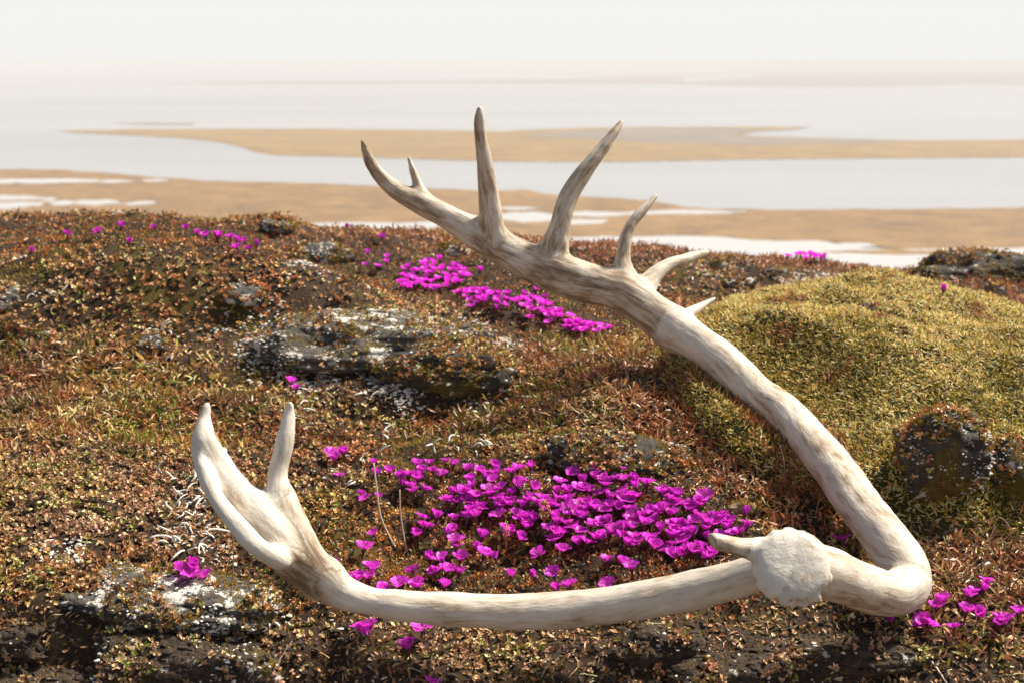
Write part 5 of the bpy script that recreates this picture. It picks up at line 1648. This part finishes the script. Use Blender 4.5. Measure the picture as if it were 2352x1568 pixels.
twig([(2140, 1530), (2160, 1545), (2175, 1566)], 'pale curved stick in the bottom right corner', .0012, (.6, .52, .42))
twig([(0, 1540), (30, 1548), (50, 1562)], 'greyish root end in the bottom left corner', .0014, (.5, .42, .33))
twig([(1655, 1175), (1680, 1190), (1700, 1205)], 'thin grey twig below the small tan stone', .0008, (.36, .3, .24))

# small round green leaves and the knobbly flower spikes among the mat
def green_plant(px, py, size, label, n=2, cols=((.11, .14, .02),), face=-1.57, spread=.8):
    g = ground_pt(px, py)[0]
    root = thing('green_leaf_plant', label, 'plant', tuple(g))
    for k in range(n):
        h = face + (k - (n - 1) / 2) * spread + frnd.gauss(0, .2)
        L = size * frnd.uniform(.85, 1.1)
        c = np.array([cols[k % len(cols)]])
        r = leaves(np.array([[math.cos(h) * .001, math.sin(h) * .001, .002]]), np.array([[0, 0, 1.0]]), np.array([h]), np.array([frnd.uniform(.25, .9)]), np.array([L]), np.array([L * .95]), np.array([frnd.uniform(-.5, .2)]), np.array([.30]), c, 7, True, 'oval', c * np.array([[1.3, .8, .7]]))
        link('leaf', mesh_np('leaf', r[0], r[1], r[2], smooth=True), M_GREEN, root)
    v, f = tube_arrays([(0, 0, -.004), (0, 0, .003)], .0007, 5)
    link('leaf_stem', mesh_np('leaf_stem', v, f, np.repeat([[.22, .09, .05]], len(v), 0)), M_GREEN, root)

G1, G2, G3 = (.13, .17, .022), (.07, .09, .02), (.20, .19, .04)
for a in [(c4([(1185, 655)])[0], .0125, 'largest round green leaf pair in the front middle of the mat', 3, (G1, G3)), (c4([(425, 530)])[0], .008, 'round green leaf by the foot of the taller white stalk', 1, (G1,)),
          (c4([(665, 640)])[0], .010, 'folded green leaves right of the shorter white stalk', 2, (G2, G1)), (c4([(235, 620)])[0], .007, 'green leaf near the edge of the small palm', 1, (G1,)),
          (c4([(605, 400)])[0], .011, 'dark green leaf clump at the left end of the dense flowers', 3, (G2, (.16, .10, .03))), (c4([(865, 225)])[0], .009, 'pale green leaf in the back row of flowers', 1, (G3,)),
          (c4([(1850, 660)])[0], .009, 'dark green round leaf under the right part of the mat', 2, (G2, G1)), (c4([(470, 455)])[0], .008, 'olive green leaf between the two white stalks', 1, (G2,)),
          ((545, 960), .007, 'bright green leaf tuft behind the left point of small palm', 4, (G1, G2)), ((580, 1010), .007, 'green leaf tuft between the points of the small palm', 4, (G1, G2)),
          ((712, 1000), .009, 'upright green leaf right of the small palm point', 1, (G1,)), ((705, 1025), .006, 'small green leaf low beside the small palm point', 2, (G1,)), ((1715, 1240), .009, 'yellow green leaf under the broken brow tine', 1, (G3,)),
          ((1025, 955), .010, 'pointed green leaf on the creeping red stem', 2, (G2, (.15, .09, .03)))]:
    green_plant(a[0][0], a[0][1], a[1], a[2], a[3], a[4])

def spike(px_foot, py_foot, px_top, py_top, rad, label, col, leaf=True):
    g = ground_pt(px_foot, py_foot)[0]
    top = P(px_top, py_top, g[1] - .002)
    root = thing('flower_spike', label, 'plant', tuple(g))
    ax_ = top - g
    Lh = np.linalg.norm(ax_)
    v, f = tube_arrays([(0, 0, -.003), ax_ * .3, ax_ * .55], [.0013, .0012, .001], 6)
    link('stem', mesh_np('stem', v, f, np.repeat([[.45, .20, .12]], len(v), 0), smooth=True), M_GREEN, root)
    n = 70
    t_ = rng.random(n)
    a = rng.random(n) * 6.28
    prof = np.sin(np.pi * (t_ * .8 + .16)) ** .7
    d = ax_ / Lh
    e1 = np.cross(d, [0, 1, 0]); e1 /= np.linalg.norm(e1); e2 = np.cross(d, e1)
    pos = ax_ * (.42 + .58 * t_)[:, None] + (rad * prof)[:, None] * (np.cos(a)[:, None] * e1 + np.sin(a)[:, None] * e2)
    vv, ff = crumbs(pos, rad * U(n, .16, .30))
    cc = np.repeat(palette(n, col), len(ICO1[0]), 0)
    link('seed_head', mesh_np('seed_head', vv, ff, cc), M_GREEN, root)
    if leaf:
        q = leaves(np.array([ax_ * .45]), np.array([[0, -.5, .85]]), np.array([2.7]), np.array([.5]), np.array([.009]), np.array([.007]), np.array([.2]), np.array([.35]), np.array([G2]), 6, True, 'oval')
        link('leaf', mesh_np('leaf', *q, smooth=True), M_GREEN, root)
spike(1247, 1225, 1252, 1148, .0052, 'knobbly green and pink flower spike with a leaf amid the dense flowers', [(.6, .26, .22, .06), (.3, .38, .16, .10), (.2, .42, .34, .12)])
spike(1162, 1262, 1163, 1195, .0030, 'slender orange flower spike in the middle of the mat', [(.6, .48, .22, .10), (.4, .42, .30, .12)], False)
spike(1024, 1092, 1031, 1055, .0045, 'reddish flower spike in the back row of flowers', [(.5, .30, .12, .05), (.5, .24, .18, .06)], False)
spike(1485, 1095, 1472, 1076, .0024, 'orange dry seed head in front of the grey slab', [(1, .42, .20, .08)], False)

# dry seed capsules on thin stems
caps = [(1153, 1262, 1146, 1240), (1140, 1290, 1145, 1262), (1275, 1288, 1276, 1262), (1173, 1160, 1166, 1138), (1215, 1165, 1214, 1150), (1310, 1210, 1308, 1193), (1095, 1300, 1094, 1285), (1131, 1200, 1128, 1187), (965, 1310, 967, 1290), (1300, 1300, 1285, 1275), (1330, 1160, 1329, 1144)]
caps_lab = by_place(caps, 'dry tan seed capsule among the flowers')
for q in caps:
    g = ground_pt(q[0], q[1])[0]
    tp = P(q[2], q[3], g[1]) - g
    t = thing('seed_capsule', caps_lab[caps.index(q)], 'seed capsule', tuple(g), 'dry seed capsules among the flowers')
    v, f = tube_arrays([(0, 0, -.002), tp * .5 + np.array([.0006, 0, 0]), tp], .00035, 4)
    link('stem', mesh_np('stem', v, f, np.repeat([[.36, .22, .12]], len(v), 0)), M_STALK, t)
    n = 5
    hd = np.arange(n) * 1.257
    r_ = leaves(np.repeat([tp], n, 0), np.tile([0, 0, 1.0], (n, 1)), hd, np.full(n, 1.1), np.full(n, .0055), np.full(n, .003), np.full(n, .8), np.full(n, .4), palette(n, [(1, .42, .26, .13)]), 4, True, 'oval')
    link('capsule', mesh_np('capsule', *r_), M_STALK, t)

# white worm lichen: tangles of curling strands, each strand a part of its tangle
M_WORM = simple_mat('worm_lichen', (0.76, 0.72, 0.64), 0.7, 0.12, 400.0, 0.2)
def worm(L, r, seed, flat=.5):
    rr = random.Random(seed)
    a, el = rr.uniform(0, 6.28), rr.uniform(.1, 1.0)
    p = [np.zeros(3)]
    k = 9
    ka, ke = rr.gauss(0, .38), rr.gauss(-.16, .12)
    for i in range(k):
        p.append(p[-1] + L / k * np.array([math.cos(a) * math.cos(el), math.sin(a) * math.cos(el), math.sin(el)]))
        a += ka + rr.gauss(0, .18); el = max(-.6, el + ke)
    n = len(p)
    rad = r * np.clip(np.sin(np.linspace(.12, 1, n) * math.pi * .97) + .25, .15, 1)
    v, f = tube_arrays(p, rad, 5)
    me = mesh_np('strand', v, f, smooth=True)
    me.materials.append(M_WORM)
    return me
WORMS = [worm(rng.uniform(.014, .027), rng.uniform(.0008, .00125), k) for k in range(16)]
wr = random.Random(3)
for px, py, rx, ry, cnt, lab in [(420, 1130, 45, 35, 16, 'tangle of white worm lichen beside the small palm, upper one'), (430, 1185, 45, 45, 24, 'densest tangle of white worm lichen beside the small palm'), (425, 1255, 45, 28, 12, 'loose white worm lichen tangle below the densest one'),
                                 (395, 1100, 25, 12, 6, 'few upright white worm lichens above the tangles'), (355, 775, 35, 18, 9, 'white worm lichens on the small grey stone at left'), (330, 842, 60, 10, 6, 'white worm lichens at the edge of the dry leaf mat'),
                                 (865, 905, 35, 14, 8, 'white worm lichens curling under the ledge rock'), (740, 885, 50, 15, 8, 'white worm lichens left under the ledge rock'), (900, 1000, 25, 18, 6, 'white worm lichens in yellow moss above the mat'), (700, 950, 50, 25, 9, 'white worm lichens between the points and the ledge'),
                                 (1040, 1030, 50, 25, 9, 'white worm lichens near the reddish stem'), (620, 1450, 50, 14, 7, 'white worm lichens in the dark below the small palm'), (790, 1090, 40, 25, 6, 'white worm lichens by the trio of flowers'), (770, 1460, 15, 10, 2, 'two white worm lichens under the lower branch'),
                                 (2110, 990, 14, 14, 4, 'white worm lichens above the dark rock at right'), (850, 1060, 30, 12, 4, 'white worm lichens above the taller white stalk'), (1130, 1010, 40, 20, 6, 'white worm lichens in green leaves above the mat'), (110, 685, 35, 8, 5, 'white worm lichens near the yellow moss at far left'), (560, 1240, 12, 12, 2, 'two white worm lichens in shadow of palm'), (2230, 1290, 60, 30, 6, 'white worm lichens in dry leaves at the right')]:
    g0 = ground_pt(px, py)[0]
    t = thing('worm_lichen', lab, 'lichen', tuple(g0))
    for k in range(cnt):
        g = ground_pt(px + wr.uniform(-rx, rx), py + wr.uniform(-ry, ry))[0]
        o = link('strand', wr.choice(WORMS), None, t)
        o.location = tuple(g - g0 + np.array([0, 0, .0012]))
        o.rotation_euler = (wr.gauss(0, .3), wr.gauss(0, .3), wr.uniform(0, 6.28))
        sc = wr.uniform(.8, 1.2)
        o.scale = (sc, sc, sc)
